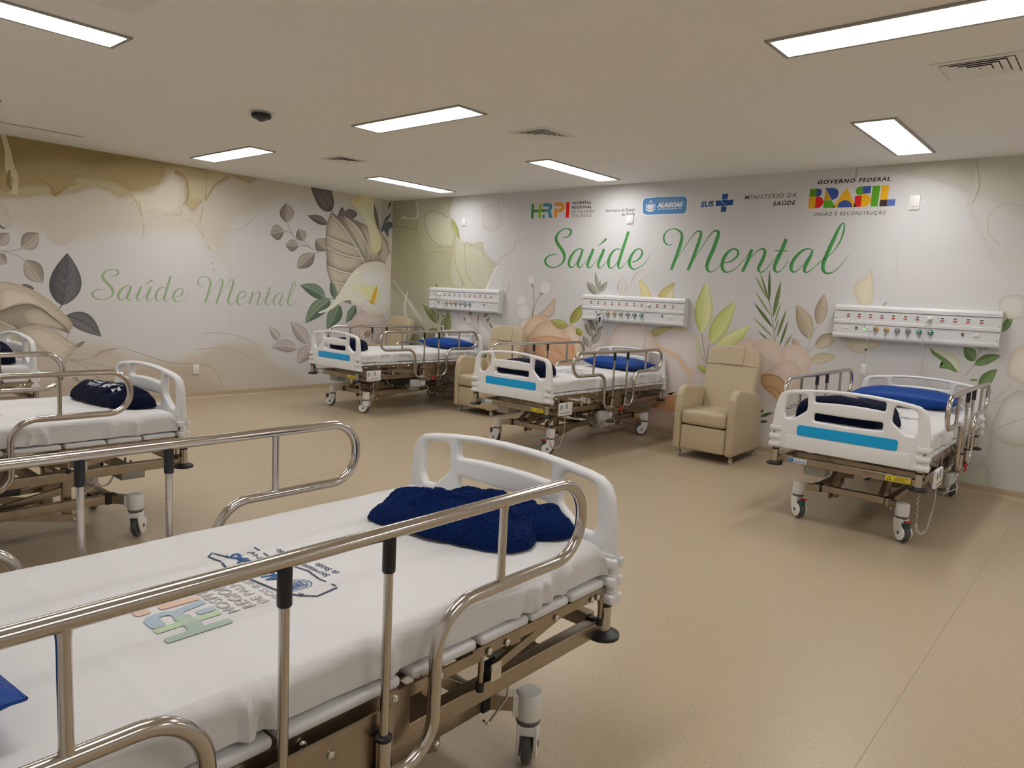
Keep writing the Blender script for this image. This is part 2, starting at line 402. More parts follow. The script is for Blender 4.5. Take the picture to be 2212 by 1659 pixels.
# ------------------------------------------------------------------ hospital bed (local: x across, -y foot, +y head)
FOOT, HEAD = -1.072, .985
def bed_board(parent, y, outer_sign, name):
    """moulded board with slots, seen as in the photograph; outer_sign = direction of its outer face"""
    O = [(-.5, .527), (-.497, .62), (-.492, .70), (-.482, .80), (-.468, .872), (-.450, .908), (-.418, .930), (-.37, .941), (-.28, .953), (-.14, .965), (0, .969)]
    O = O + [(-x, z) for x, z in reversed(O[:-1])]
    HL = rounded([(-.415, .775), (-.408, .905), (-.268, .922), (-.262, .812), (-.345, .745), (-.40, .742)], [.03, .04, .025, .04, .04, .03])
    HR = [(-x, z) for x, z in reversed(HL)]
    TP = rounded([(-.222, .872), (-.222, .934), (-.11, .944), (0, .946), (.11, .944), (.222, .934), (.222, .872), (.1, .880), (0, .882), (-.1, .880)], [.03, .028, .1, .1, .1, .028, .03, .1, .1, .1])
    LO = rounded([(-.215, .745), (-.215, .802), (0, .798), (.215, .802), (.215, .745), (0, .737)], [.027, .027, .3, .027, .027, .3])
    bm = slab2d(O, [HL, HR, TP, LO], .0185, .0145, 4)
    mt = Matrix(((1, 0, 0, 0), (0, 0, -outer_sign, y), (0, 1, 0, 0), (0, 0, 0, 1)))
    b = MB(); b.bm(bm, 'white', True, mt)
    if outer_sign > 0: pass
    r = b.build(name, parent)
    b = MB()                                                  # lower reinforced field
    yo = y + outer_sign * .019
    b.box(-.395, .395, min(y + outer_sign * .014, yo + outer_sign * .004), max(y + outer_sign * .014, yo + outer_sign * .004), .53, .628, 'white', .004)
    b.build('lower_panel', r)
    b = MB(); bm = slab2d(rounded([(-.315, .634), (-.315, .706), (.315, .706), (.315, .634)], .022, 5), [], .0025, .001, 1)
    b.bm(bm, 'blue', False, Matrix(((1, 0, 0, 0), (0, 0, -outer_sign, yo + outer_sign * .0022), (0, 1, 0, 0), (0, 0, 0, 1))))
    o = b.build('name_strip', r); o['label'] = 'bright blue rounded strip'
    for sx in (-1, 1):                                        # three moulded bumper ribs at each side
        b = MB()
        for z in (.665, .605, .548):
            for s_ in (-1, 1):
                ya = y + s_ * .006; yb = y + s_ * .031
                b.box(sx * .422, sx * .502, min(ya, yb), max(ya, yb), z - .016, z + .016, 'white', .007)
                b.box(sx * .44, sx * .492, min(ya, y + s_ * .022), max(ya, y + s_ * .022), z + .014, z + .028, 'slab', .004)
        b.cyl((sx * .47, y - .0245, .635), (sx * .47, y - .0215, .635), .006, 'tyre', 10)
        b.cyl((sx * .47, y + .0245, .635), (sx * .47, y + .0215, .635), .006, 'tyre', 10)
        b.build('corner_bumper', r)
    return r
def bed_caster(parent, x, y, ang, arm, brake=True):
    r = empty('caster', (x, y, 0), 0); r.parent = parent
    b = MB()
    b.lathe((0, 0, .172), (0, 0, 1), [(0, .040), (.004, .042), (.076, .042), (.086, .037), (.089, .024)], 'switch', 22)
    a = Vector((math.cos(arm), math.sin(arm), 0)) * .052; b.bar(Vector((0, 0, .218)), Vector((0, 0, .218)) + a, .045, .066, 'switch')
    b.build('stem_housing', r)
    b = MB(); b.lathe((0, 0, .156), (0, 0, 1), [(0, .037), (.008, .040), (.016, .036)], 'hubgrey', 20); b.build('swivel_ring', r)
    W = Vector((0, -.028, .066))                               # wheel trails behind the stem
    prof = [(.030, .156), (.018, .146), (.008, .130), (-.006, .105)]
    for s_ in (-1, 1):                                        # fork cheeks wrap the wheel
        b = MB()
        out = [(-.034, .158), (.036, .158), (.036, .12), (.03, .09), (.018, .06), (-.002, .028), (-.03, .014), (-.062, .024), (-.082, .052), (-.084, .075), (-.072, .098), (-.046, .112), (-.036, .13)]
        bm = slab2d(rounded(out, .012, 3), [], .0055, .003, 2)
        b.bm(bm, 'switch', True, Matrix(((0, 0, 1, s_ * .0275), (1, 0, 0, 0), (0, 1, 0, 0), (0, 0, 0, 1))))
        b.cyl((s_ * .0325, W.y, W.z), (s_ * .036, W.y, W.z), .011, 'hubgrey', 14)
        b.build('fork_cheek', r)
    b = MB(); b.box(-.032, .032, -.036, .036, .120, .157, 'switch', .012); b.build('fork_crown', r)
    b = MB(); b.lathe(W - Vector((.0165, 0, 0)), (1, 0, 0), [(0, .035), (.0, .054), (.005, .062), (.0165, .0655), (.028, .062), (.033, .054), (.033, .035)], 'tyre', 30); b.build('wheel', r)
    if brake:
        b = MB(); b.box(-.014, .014, -.082, -.045, .105, .142, 'green', .006); b.build('brake_cam', r)
        b = MB(); b.box(-.02, .02, -.088, -.05, .142, .152, 'red', .004); b.build('brake_pedal', r)
    return r
def side_rail(parent, sx):
    """folding side rail: long top tube, returns at both ends, two telescopic posts"""
    x = sx * .522
    r = empty('side_rail', (x, 0, 0)); r.parent = parent
    def P(y, z): return Vector((0, y, z))
    for s_ in (-1, 1):
        pts = [P(0, .985), P(s_ * .815, .985), P(s_ * .815, .768), P(s_ * .268, .768), P(s_ * .268, .425), P(s_ * .085, .425)]
        rad = [0, .105, .105, .115, .15, 0]
        b = MB(); b.tube(fillet(pts, rad, 9), .0158, 'steel', 14); b.build('rail_tube', r)
        b = MB(); b.tube([P(s_ * .481, .982), P(s_ * .481, .955), P(s_ * .481, .80), P(s_ * .481, .77)], [.013, .0108, .0108, .013], 'steel', 12); b.build('short_bar', r)
        b = MB(); b.tube([P(s_ * .122, .96), P(s_ * .122, .44)], .0102, 'steel', 14); b.build('telescopic_post', r)
        b = MB(); b.lathe(P(s_ * .122, .898), (0, 0, 1), [(0, .0125), (.003, .0142), (.074, .0142), (.080, .013)], 'black', 18); b.build('post_sleeve', r)
        b = MB(); b.lathe(P(s_ * .122, .415), (0, 0, 1), [(0, .0165), (.105, .0165)], 'steel', 18); b.lathe(P(s_ * .122, .52), (0, 0, 1), [(0, .0175), (.002, .019), (.009, .019), (.012, .014)], 'black', 18)
        b.lathe(P(s_ * .122, .405), (0, 0, 1), [(0, .014), (.001, .0185), (.01, .0185)], 'black', 18); b.build('post_guide', r)
    b = MB(); b.box(-sx * .022 - .003, -sx * .022 + .003, -.165, .165, .395, .575, 'frame')
    b.box(-.016, .016, -.16, .16, .392, .412, 'frame', .003)
    for y in (-.14, 0, .14):
        for z in (.44, .535): b.lathe((-sx * .018, y, z), (sx, 0, 0), [(0, .0085), (.003, .0085), (.005, .005)], 'bolt', 12)
    b.build('rail_bracket', r)
    return r
def make_bed():
    r = empty('hospital_bed'); tag(r, 'bed', 'bed', 'electric hospital beds')
    bed_board(r, FOOT, -1, 'footboard'); bed_board(r, HEAD, 1, 'headboard')
    # platform slabs
    e = [-1.035, -.845, -.66, -.46, -.235, -.215 + .0, .03, .27, .50, .73, .985]
    edges = [(-1.03, -.855), (-.845, -.672), (-.662, -.47), (-.455, -.24), (-.205, .10), (.115, .33), (.345, .56), (.575, .78), (.795, .95)]
    for a, c in edges:
        b = MB(); b.box(-.480, .480, a, c, .590, .617, 'slab', .011); b.build('platform_slab', r)
    # slab carrier bars
    for sx in (-1, 1):
        b = MB(); x = sx * .470
        b.box(x - .0025, x + .0025, -1.068, -.445, .558, .588, 'frame'); b.box(x - sx * .022, x, -1.068, -.445, .584, .588, 'frame')
        b.box(x - .0025 + sx * .004, x + .0025 + sx * .004, -.47, -.17, .553, .583, 'frame'); b.box(x - .0025, x + .0025, -.2, .95, .545, .588, 'frame')
        b.box(x - sx * .02, x, -.2, .95, .584, .588, 'frame')
        for y in (-1.0, -.97, -.79, -.575, -.505, -.33, -.19, .05, .2, .4, .62, .86):
            b.lathe((x + sx * .006, y, .567), (sx, 0, 0), [(0, .0095), (.003, .0095), (.006, .005)], 'bolt', 12)
        b.box(x + sx * .003, x + sx * .007, -.235, -.155, .455, .585, 'frame')
        for y in (-1.035, -.485, .5): b.cyl((x - sx * .004, y, .465), (x - sx * .004, y, .56), .0075, 'frame', 10); b.cyl((x - sx * .004, y, .462), (x - sx * .004, y, .485), .0115, 'black', 10)
        b.build('platform_rail', r)
    for y in (-1.04, -.62, -.46, .25, .92):
        b = MB(); b.box(-.468, .468, y - .02, y + .02, .545, .56, 'frame'); b.build('platform_crossbar', r)
    # struts below the leg section
    for sx in (-1, 1):
        b = MB(); x = sx * .446
        b.bar((x, -.86, .556), (x, -.56, .492), .012, .026, 'frame'); b.lathe((x + sx * .004, -.555, .492), (sx, 0, 0), [(0, .016), (.008, .016), (.012, .009)], 'bolt', 12)
        b.box(x + sx * .010, x + sx * .014, -.575, -.535, .462, .512, 'bolt'); b.box(x - sx * .014, x - sx * .010, -.575, -.535, .462, .512, 'black')
        b.build('leg_section_strut', r); x = sx * .40
        b = MB(); b.bar((x, -.08, .54), (x, .55, .47), .03, .03, 'frame'); b.build('back_section_strut', r)
    # upper frame
    b = MB()
    for sx in (-1, 1): b.box(sx * .415, sx * .455, -1.078, .985, .415, .466, 'frame', .003)
    b.box(-.415, .415, -1.082, -1.040, .430, .478, 'frame', .003); b.box(-.415, .415, .95, .985, .430, .478, 'frame', .003)
    for y in (-.78, -.35, .30, .78): b.box(-.415, .415, y - .02, y + .02, .418, .46, 'frame')
    b.build('upper_frame', r)
    b = MB(); b.bar((-.30, -.70, .44), (.05, -.35, .44), .04, .03, 'frame'); b.bar((.30, -.70, .44), (-.05, -.35, .44), .04, .03, 'frame'); b.build('frame_brace', r)
    for sx in (-1, 1):
        for y in (FOOT - .01, HEAD - .01):
            b = MB(); x = sx * .452
            b.cyl((x, y, .425), (x, y, .535), .0225, 'steel', 20); b.build('corner_post', r)
            b = MB(); b.lathe((x, y, .402), (0, 0, 1), [(0, .046), (.003, .054), (.014, .054), (.024, .035), (.028, .024)], 'black', 26)
            b.build('wall_buffer', r); b = MB()
            b.box(x - sx * .04, x - sx * .008, y + (.024 if y < 0 else -.046), y + (.046 if y < 0 else -.024), .412, .472, 'black', .003)
            b.build('end_cap', r)
            b = MB(); b.lathe((x, y, .51), (0, 0, 1), [(0, .024), (.014, .024)], 'black', 18); b.build('post_ring', r)
    # base
    b = MB()
    for sx in (-1, 1):
        b.box(sx * .215, sx * .255, -.80, .80, .200, .252, 'frame', .003)
        for s_ in (-1, 1):
            b.bar((sx * .235, s_ * .77, .224), (sx * .31, s_ * .83, .224), .045, .048, 'frame')
    for s_ in (-1, 1): b.box(-.215, .215, s_ * .76 - .022, s_ * .76 + .022, .202, .25, 'frame', .003)
    for sx in (-1, 1):
        for s_ in (-1, 1): b.box(sx * .206, sx * .262, s_ * .76 - .028, s_ * .76 + .028, .198, .254, 'black', .002)
    b.build('base_frame', r)
    # lifting linkage: cranked arms between base and upper frame
    for s_ in (-1, 1):
        b = MB()
        for sx in (-1, 1):
            x = sx * .17
            b.box(x - .02, x + .02, s_ * .56 - .022, s_ * .56 + .022, .13, .42, 'frame', .002)
            b.bar((x + sx * .03, s_ * .60, .135), (x + sx * .03, s_ * .28, .205), .012, .042, 'frame', (0, 0, 1))
            for y, z in ((.59, .137), (.30, .20)): b.lathe((x + sx * .036, s_ * y, z), (sx, 0, 0), [(0, .012), (.005, .012), (.01, .006)], 'bolt', 12)
            b.bar((x, s_ * .56, .30), (x, s_ * .16, .225), .02, .04, 'frame'); b.bar((x, s_ * .50, .40), (x, s_ * .72, .25), .03, .03, 'frame')
        b.box(-.17, .17, s_ * .56 - .015, s_ * .56 + .015, .345, .375, 'frame'); b.build('lift_linkage', r)
    for sx in (-1, 1):
        b = MB(); x = sx * .44; b.tube(fillet([(x, -.63, .42), (x, -.63, .375), (x, -.60, .355), (x, -.55, .325), (x, -.535, .345)], .012, 4), .0035, 'steel', 7); b.build('drainage_hook', r)
    for s_, x in ((-1, .06), (1, -.06), (-1, -.10)):
        b = MB(); b.tube([(x, s_ * .10, .33), (x, s_ * .36, .315)], .03, 'hubgrey', 14); b.tube([(x, s_ * .36, .315), (x, s_ * .56, .34)], .014, 'steel', 12)
        b.box(x - .045, x + .045, s_ * .02, s_ * .13, .25, .37, 'hubgrey', .012); b.build('actuator', r)
    b = MB(); b.box(-.30, -.15, -.93, -.80, .335, .40, 'grey', .006); b.box(-.27, -.26, -.87, -.86, .39, .44, 'grey'); b.box(-.19, -.18, -.87, -.86, .39, .44, 'grey'); b.build('hose_bracket', r)
    for sx in (-1, 1):
        for s_, an in ((-1, .12), (1, PI - .2)):
            bed_caster(r, sx * .340, s_ * .858, an + sx * .25, math.atan2(-s_ * .05, -sx * .05))
    for sx in (-1, 1): side_rail(r, sx)
    # control box and hand control on the +x side
    b = MB(); b.box(.462, .505, -.30, -.06, .30, .395, 'grey', .01); b.box(.47, .498, -.10, -.02, .375, .42, 'grey', .004)
    b.box(.505, .5075, -.135, -.085, .325, .375, 'paper')
    for y in (-.28, -.075): b.cyl((.5055, y, .315), (.507, y, .315), .005, 'hubgrey', 8)
    cb = b.build('control_box', r)
    b = MB(); pr = random.Random(4)
    for k in range(6):
        y = -.285 + k * .025
        b.tube(fillet([(.485, y, .302), (.485, y, .262), (.40, y + .05, .24), (.25, y + .1, .30)], .02, 4), .0055, 'cable', 7)
    b.build('plug_cable', cb)
    b = MB(); b.tube(fillet([(.50, -.045, .31), (.52, -.01, .25), (.50, -.10, .25), (.45, -.2, .22)], .04, 5), .004, 'cable', 7); b.build('power_cable', cb)
    b = MB(); b.bar((.50, -.03, .36), (.535, .035, .415), .006, .006, 'cable'); b.box(.525, .545, .02, .05, .375, .43, 'red', .006); lv = b.build('release_lever', r)
    lv['label'] = 'small red release lever'
    b = MB(); b.box(.512, .534, -1.00, -.80, .415, .535, 'switch', .008)
    hc = b.build('hand_control', r)
    b = MB()
    for dy in (-.165, -.145, -.085, -.065):
        b.box(.534, .5355, -.82 + dy - .004, -.82 + dy + .004, .478, .520, 'tyre')
    for k in range(6): b.box(.534, .5355, -.985 + k * .027, -.973 + k * .027, .438, .447, 'red' if k == 0 else 'tyre')
    b.box(.534, .5355, -.99, -.982, .47, .478, 'tyre'); b.box(.534, .5355, -.815, -.807, .47, .478, 'tyre')
    b.box(.534, .5353, -.92, -.88, .524, .53, 'blue')
    b.build('button', hc)
    b = MB(); path = fillet([(.522, -.90, .418), (.522, -.89, .30), (.50, -.92, .115), (.47, -1.0, .105), (.46, -1.03, .17), (.455, -1.05, .405)], [0, .06, .05, .05, .05, 0], 6)
    k0 = int(len(path) * .45); b.tube(path[:k0 + 1], .0035, 'cable', 7)
    tot = path[k0:]; sp = []                                     # coiled section
    for i in range(len(tot) - 1):
        for q in range(20):
            p = tot[i].lerp(tot[i + 1], q / 20); sp.append(p)
    L = 0; out = []
    for i, p in enumerate(sp):
        if i: L += (p - sp[i - 1]).length
        a = L / .0085 * 2 * PI; out.append(p + Vector((math.cos(a) * .0075, math.sin(a) * .0075, 0)))
    den = []
    for i in range(len(out) - 1): den.append(out[i])
    b.tube(den, .0028, 'cable', 5); b.build('coiled_cord', hc)
    # plates on the foot beam
    b = MB(); b.box(-.36, -.232, -1.0842, -1.0825, .437, .470, 'paper'); b.box(-.357, -.322, -1.085, -1.0842, .440, .467, 'logoblue')
    for k in range(3): b.bar((-.353 + k * .009, -1.0854, .462), (-.345 + k * .009, -1.0854, .446), .001, .0035, 'paper', (0, 1, 0))
    pl = b.build('maker_plate', r)
    b = MB(); b.box(.265, .41, -1.0842, -1.0825, .437, .470, 'yellow')
    tr = [(.270, .441), (.302, .441), (.286, .467)]; b.add([(x, -1.0846, z) for x, z in tr], [(0, 1, 2)], 'ink')
    tr = [(.276, .4445), (.296, .4445), (.286, .461)]; b.add([(x, -1.0850, z) for x, z in tr], [(0, 1, 2)], 'yellow'); b.box(.285, .287, -1.0854, -1.085, .448, .456, 'ink')
    for k in range(4): b.box(.315 + .01 * (k == 0), .40 - .012 * (k % 3), -1.0846, -1.0842, .4615 - k * .0065, .4640 - k * .0065, 'ink')
    b.build('warning_label', r)
    for body, x0, x1, z0, z1, mt_ in (('Andrade', -.316, -.24, .443, .456, 'logoblue'),):
        vs, fs, asp = textmesh(body, .02); b = MB(); b.add([(x0 + u * (x1 - x0), -1.0848, z0 + v * (z1 - z0)) for u, v in vs], fs, mt_); b.build('plate_lettering', pl)
    return r
bed0 = make_bed()
BEDS = [  # x, y, rotation, label
    (7.455, -1.145, 0, 'white and steel hospital bed at the right, its blue-striped footboard facing the camera'),
    (4.42, -1.05, 0, 'steel hospital bed between the two beige armchairs, its head under the middle wall panel'),
    (1.645, -1.085, 0, 'steel hospital bed nearest the room corner, its head under the leftmost wall panel'),
    (7.18, -6.405, PI, 'nearest hospital bed, filling the lower left foreground, with a fluffy navy blanket'),
    (4.30, -6.46, PI, 'hospital bed at the left edge, just beyond the nearest bed, dark blanket with white print'),
    (1.60, -6.45, PI, 'farthest bed on the left edge, mostly cut off, only its board and dark blanket visible')]
beds = []
for i, (x, y, rz, lab) in enumerate(BEDS):
    o = bed0 if i == 0 else copy_tree(bed0)
    o.location = (x, y, 0); o.rotation_euler = (0, 0, rz); o['label'] = lab; beds.append(o)
# each swivel castor has turned its own way: world heading of the wheel, order left-foot, left-head, right-foot, right-head
SWIVEL = [(49, 60, 46, 20), (-80, -40, -52, -50), (-50, -30, -55, -60), (-146, -100, -150, -120), (-131, -120, -140, -100), (-100, -60, -120, -80)]
for o, an, bd in zip(beds, SWIVEL, BEDS):
    cs = [c for c in o.children if c.name.split('.')[0] == 'caster']; cs.sort(key=lambda c: (c.location.x, c.location.y))
    for c, a in zip(cs, an if bd[2] == 0 else (an[1], an[1], an[0], an[2])):
        if bd[2] and c.location.x < 0 and c.location.y < 0: a = an[0]
        for q in c.children:
            if not q.name.startswith('stem_housing'): q.rotation_euler = (0, 0, math.radians(a) - bd[2])

for q in beds[4].children:                                       # the rails of this bed sit slightly further from its footboard
    if q.name.startswith('side_rail'): q.location.y += .045
# ------------------------------------------------------------------ mattresses in their sheets
def to_world(i, x, y, z=0):
    bx, by, rz, _ = BEDS[i]; c, s = math.cos(rz), math.sin(rz)
    return Vector((bx + x * c - y * s, by + x * s + y * c, z))
MZ = .728                                                    # top of the mattress
def make_mattress(seed):
    """fitted sheet over a mattress: one closed surface, lightly creased, drooping over the platform edge"""
    hx, y0, y1, zb = .457, -1.045, .955, .624
    r = .040; per = []                                        # cross-section parameter: from bottom edge left over the top to bottom edge right
    NY = 150; rnd = random.Random(seed)
    sec = [(-hx + .02, zb - .002), (-hx - .004, zb + .006), (-hx - .006, zb + .02)]
    for k in range(1, 7): sec.append((-hx - .005, zb + .02 + (MZ - r - zb - .02) * k / 6))
    for k in range(1, 6): a = PI - PI / 2 * k / 5; sec.append((-hx + r - .005 + r * math.cos(a), MZ - r + r * math.sin(a)))
    n = 64; x0 = -hx + r - .005
    for k in range(1, n): sec.append((x0 + (-2 * x0) * k / n, MZ))
    for p in reversed(sec[:14]): sec.append((-p[0], p[1]))
    S = len(sec); vs = []; off = Vector((seed * 7.3, seed * 3.1, 0))
    folds = [(rnd.uniform(y0, y1), rnd.uniform(-.5, .5), rnd.choice((-1, 1)), rnd.uniform(.008, .020)) for _ in range(26)]
    for j in range(NY + 1):
        t = j / NY; y = y0 + (y1 - y0) * t
        e = min(t, 1 - t) * (y1 - y0); dr = r - math.sqrt(max(r * r - max(r - e, 0) ** 2, 0))
        for i, (x, z) in enumerate(sec):
            side = abs(x) > hx - .03
            p = Vector((x * 2.2, y * 1.3, z)) + off
            if not side:
                d = .008 * noise.noise(p * 2.0) + .0028 * noise.noise(Vector((x * 9, y * 3, 0)) + off)
                cr = 0
                for fx in (-.16, .15): cr += .0045 * math.exp(-((x - fx - .004 * math.sin(y * 4)) / .008) ** 2)   # ironed fold lines
                for fy in (-.42, .30): cr += .003 * math.exp(-((y - fy) / .008) ** 2)
                zz = z + d + cr - dr * 1.0; xx = x
            else:
                bulge = .014 * noise.noise(Vector((0, y * 3.0, z * 3 + (5 if x > 0 else 0))) + off)
                wr = 0
                for fy, sl, sd, w in folds:
                    if sd * x > 0: wr += .016 * math.exp(-((y - fy - sl * (z - .67)) / w) ** 2) * min(1, max(0, (MZ - z) / .05 + .2))
                xx = x + math.copysign(abs(bulge) + wr - dr * .5, x)
                zz = z - (dr if z > .68 else 0) + (.007 * noise.noise(Vector((y * 4, seed, x))) - (.006 if i in (0, 1, S - 1, S - 2) else 0) * (0.6 + noise.noise(Vector((y * 2.2, x, seed))))) * (1 if z < .65 else .3)
            vs.append((xx, y + (.004 * noise.noise(Vector((x * 6, z * 8, j > 5))) if j in (0, NY) else 0), zz))
    fs = [(j * S + i, j * S + i + 1, (j + 1) * S + i + 1, (j + 1) * S + i) for j in range(NY) for i in range(S - 1)]
    fs += [(j * S, (j + 1) * S, (j + 1) * S + S - 1, j * S + S - 1) for j in range(NY)]
    b = MB(); b.add(vs, [tuple(reversed(f)) for f in fs], 'sheet', True)
    for j, rev in ((0, 0), (NY, 1)):
        ring = list(range(j * S, j * S + S)); cen = len(b.v); b.v.append((0, vs[ring[0]][1], .66))
        for k in range(S):
            f = [ring[k], ring[(k + 1) % S], cen]
            b.f.append(f[::-1] if rev else f); b.m.append(0); b.sm.append(True)
    return b
def decal(parent, name, items, z, mats_):
    pass
HRPI_GLYPHS = [ # flat logo letters in a 4.4 x 1.6 box: (material key, polygon)
    ('g1', [(0, 0), (.28, 0), (.28, 1.6), (0, 1.6)]), ('g1', [(.28, .66), (1.5, .66), (1.5, .98), (.28, .98)]),
    ('g2', [(.78, 0), (1.08, 0), (1.08, 1.6), (.78, 1.6)]),
    ('b1', [(1.2, 1.25), (1.2, 1.6), (1.85, 1.6), (2.15, 1.45), (2.2, 1.05), (2.05, .78), (2.3, 0), (1.95, 0), (1.72, .7), (1.5, .7), (1.5, .98), (1.78, .98), (1.88, 1.1), (1.84, 1.25)]),
    ('b1', [(1.22, 0), (1.5, 0), (1.5, .4), (1.22, .4)]),
    ('o1', [(2.45, 1.25), (2.45, 1.6), (3.15, 1.6), (3.5, 1.4), (3.52, .95), (3.25, .62), (2.78, .58), (2.78, .9), (3.05, .92), (3.18, 1.1), (3.1, 1.25)]),
    ('o1', [(2.45, 0), (2.76, 0), (2.76, .98), (2.45, .98)]),
    ('r1', [(3.68, 0), (4.02, 0), (4.02, 1.6), (3.68, 1.6)])]
def faded(c, k): return tuple(a * (1 - k) + .66 * k for a in c[:3]) + (1,)
for key, c in dict(g1=(.06, .30, .12, 1), g2=(.22, .50, .05, 1), b1=(.03, .25, .42, 1), o1=(.75, .28, .02, 1), r1=(.60, .02, .01, 1)).items():
    M['p_' + key] = mat('logo_' + key, c, .6); M['f_' + key] = mat('faded_print_' + key, faded(c, .57 if key != 'r1' else .9), .75)
M['f_gry'] = mat('faded_grey_print', (.46, .44, .44, 1), .75); M['f_blu'] = mat('blue_sheet_print', (.03, .12, .33, 1), .75); M['f_drk'] = mat('dark_sheet_print', (.03, .06, .12, 1), .75)
def drape(vs, fs_list, seed, dz=.0021):
    """lay flat lettering on the creased sheet"""
    off = Vector((seed * 7.3, seed * 3.1, 0)); out = []
    for x, y in vs:
        p = Vector((x * 2.2, y * 1.3, MZ)) + off
        d = .008 * noise.noise(p * 2.0) + .0028 * noise.noise(Vector((x * 9, y * 3, 0)) + off)
        for fx in (-.16, .15): d += .0045 * math.exp(-((x - fx - .004 * math.sin(y * 4)) / .008) ** 2)
        out.append((x, y, MZ + d + dz))
    return out
def refine(vs, fs, mx=.014):
    """split long triangles so flat print follows the creases of the cloth"""
    vs = [tuple(v) for v in vs]; out = []; st = []; mid = {}
    for f in fs:
        for k in range(1, len(f) - 1): st.append((f[0], f[k], f[k + 1]))
    while st:
        t = st.pop(); L = [math.hypot(vs[t[i]][0] - vs[t[(i + 1) % 3]][0], vs[t[i]][1] - vs[t[(i + 1) % 3]][1]) for i in range(3)]
        i = L.index(max(L))
        if L[i] < mx or len(out) > 9000: out.append(t); continue
        a, b_, c = t[i], t[(i + 1) % 3], t[(i + 2) % 3]; k = (min(a, b_), max(a, b_))
        if k not in mid: mid[k] = len(vs); vs.append(((vs[a][0] + vs[b_][0]) / 2, (vs[a][1] + vs[b_][1]) / 2))
        m_ = mid[k]; st += [(a, m_, c), (m_, b_, c)]
    return vs, out
def subdivide_poly(poly, step=.02):
    out = []
    for i in range(len(poly)):
        a, c = poly[i], poly[(i + 1) % len(poly)]; n = max(1, int(math.hypot(c[0] - a[0], c[1] - a[1]) / step))
        for k in range(n): out.append((a[0] + (c[0] - a[0]) * k / n, a[1] + (c[1] - a[1]) * k / n))
    return out
def sheet_print(parent, seed):
    """HRPI logo, hospital name and the ALAGOAS flag printed on the sheet; reads along +x, top towards the head"""
    b = MB()
    sc = .064; ox, oy = -.195, .052
    for key, poly in HRPI_GLYPHS:
        mx_, my_ = (min(q[0] for q in poly) + max(q[0] for q in poly)) / 2, (min(q[1] for q in poly) + max(q[1] for q in poly)) / 2
        fat = lambda v, m_, w: m_ + (v - m_) * (1 + .045 / max(w, .14))
        wx_, wy_ = max(q[0] for q in poly) - mx_, max(q[1] for q in poly) - my_
        pl = subdivide_poly(rounded([(ox + fat(x, mx_, wx_) * sc, oy + fat(y, my_, wy_) * sc * 1.35) for x, y in poly], .008, 3))
        f = geometry.tessellate_polygon([[Vector((p[0], p[1], 0)) for p in pl]])
        pl, f = refine(pl, f); b.add(drape(pl, f, seed), f, 'f_' + key)
    def text(s, x0, x1, y0, y1, m, bold=0, shear=0):
        vs, fs, _ = textmesh(s, bold, shear); vs, fs = refine([(x0 + u * (x1 - x0), y0 + v * (y1 - y0)) for u, v in vs], fs, .02); b.add(drape(vs, fs, seed), fs, m)
    text('HOSPITAL', -.16, .07, .012, .042, 'f_gry', .012); text('REGIONAL', -.16, .08, -.028, .002, 'f_gry', .012)
    text('DE PALMEIRA', -.16, .10, -.062, -.038, 'f_gry'); text('DOS ÍNDIOS', -.16, .07, -.096, -.072, 'f_gry')
    text('ALAGOAS', -.06, .19, -.165, -.125, 'f_blu', .03, .2); text('GOVERNO', -.03, .17, -.195, -.180, 'f_drk')
    text('Secretaria de Estado', -.12, .13, -.262, -.243, 'f_drk', .01); text('da Saúde', -.12, -.02, -.292, -.272, 'f_drk', .01)
    # flag outline and round crest
    def line(pts, w, m):
        P = [Vector((p[0], p[1], 0)) for p in pts]; L = []; R_ = []
        for i, p in enumerate(P):
            t = (P[min(i + 1, len(P) - 1)] - P[max(i - 1, 0)]).normalized(); n_ = Vector((-t.y, t.x, 0)) * w / 2
            L.append((p.x + n_.x, p.y + n_.y)); R_.append((p.x - n_.x, p.y - n_.y))
        n = len(P); b.add(drape(L + R_, None, seed), [(i + 1, i, n + i, n + i + 1) for i in range(n - 1)], m)
    line(subdivide_poly([(-.20, -.225), (-.21, -.16), (-.16, -.115), (-.08, -.105), (-.01, -.10), (.08, -.085), (.16, -.10), (.215, -.095), (.235, -.115)])[:-12], .006, 'f_drk')
    line([(-.19, -.228), (-.12, -.225), (-.05, -.238), (.02, -.225), (.10, -.212), (.19, -.218)], .005, 'f_drk')
    for rr in (.036, .026): line([(-.118 + rr * math.cos(a * PI / 12), -.162 + rr * math.sin(a * PI / 12)) for a in range(25)], .003, 'f_blu')
    for k in range(6): line([(-.135, -.178 + k * .007), (-.118, -.176 + k * .007 + .002 * (k % 2)), (-.10, -.178 + k * .007)], .0035, 'f_blu')
    for a in range(5): line([(-.178, -.135), (-.178 + .009 * math.cos(a * 1.2566), -.135 + .009 * math.sin(a * 1.2566))], .004, 'f_drk')
    o = b.build('sheet_print', parent); o['label'] = 'faded hospital and state logos printed on the sheet'
ML = ['white sheeted mattress on the hospital bed at the right', 'white sheeted mattress on the bed between the armchairs', 'white sheeted mattress on the bed in the room corner',
      'large white sheeted mattress in the foreground with coloured logos', 'white sheeted mattress at the left edge under the printed dark blanket', 'white sheeted mattress of the farthest bed at the left edge']
for i in range(6):
    mo = make_mattress(i + 1).build('mattress'); mo.location = to_world(i, 0, 0); mo.rotation_euler = (0, 0, BEDS[i][2])
    tag(mo, ML[i], 'mattress', 'sheeted mattresses'); sheet_print(mo, i + 1)

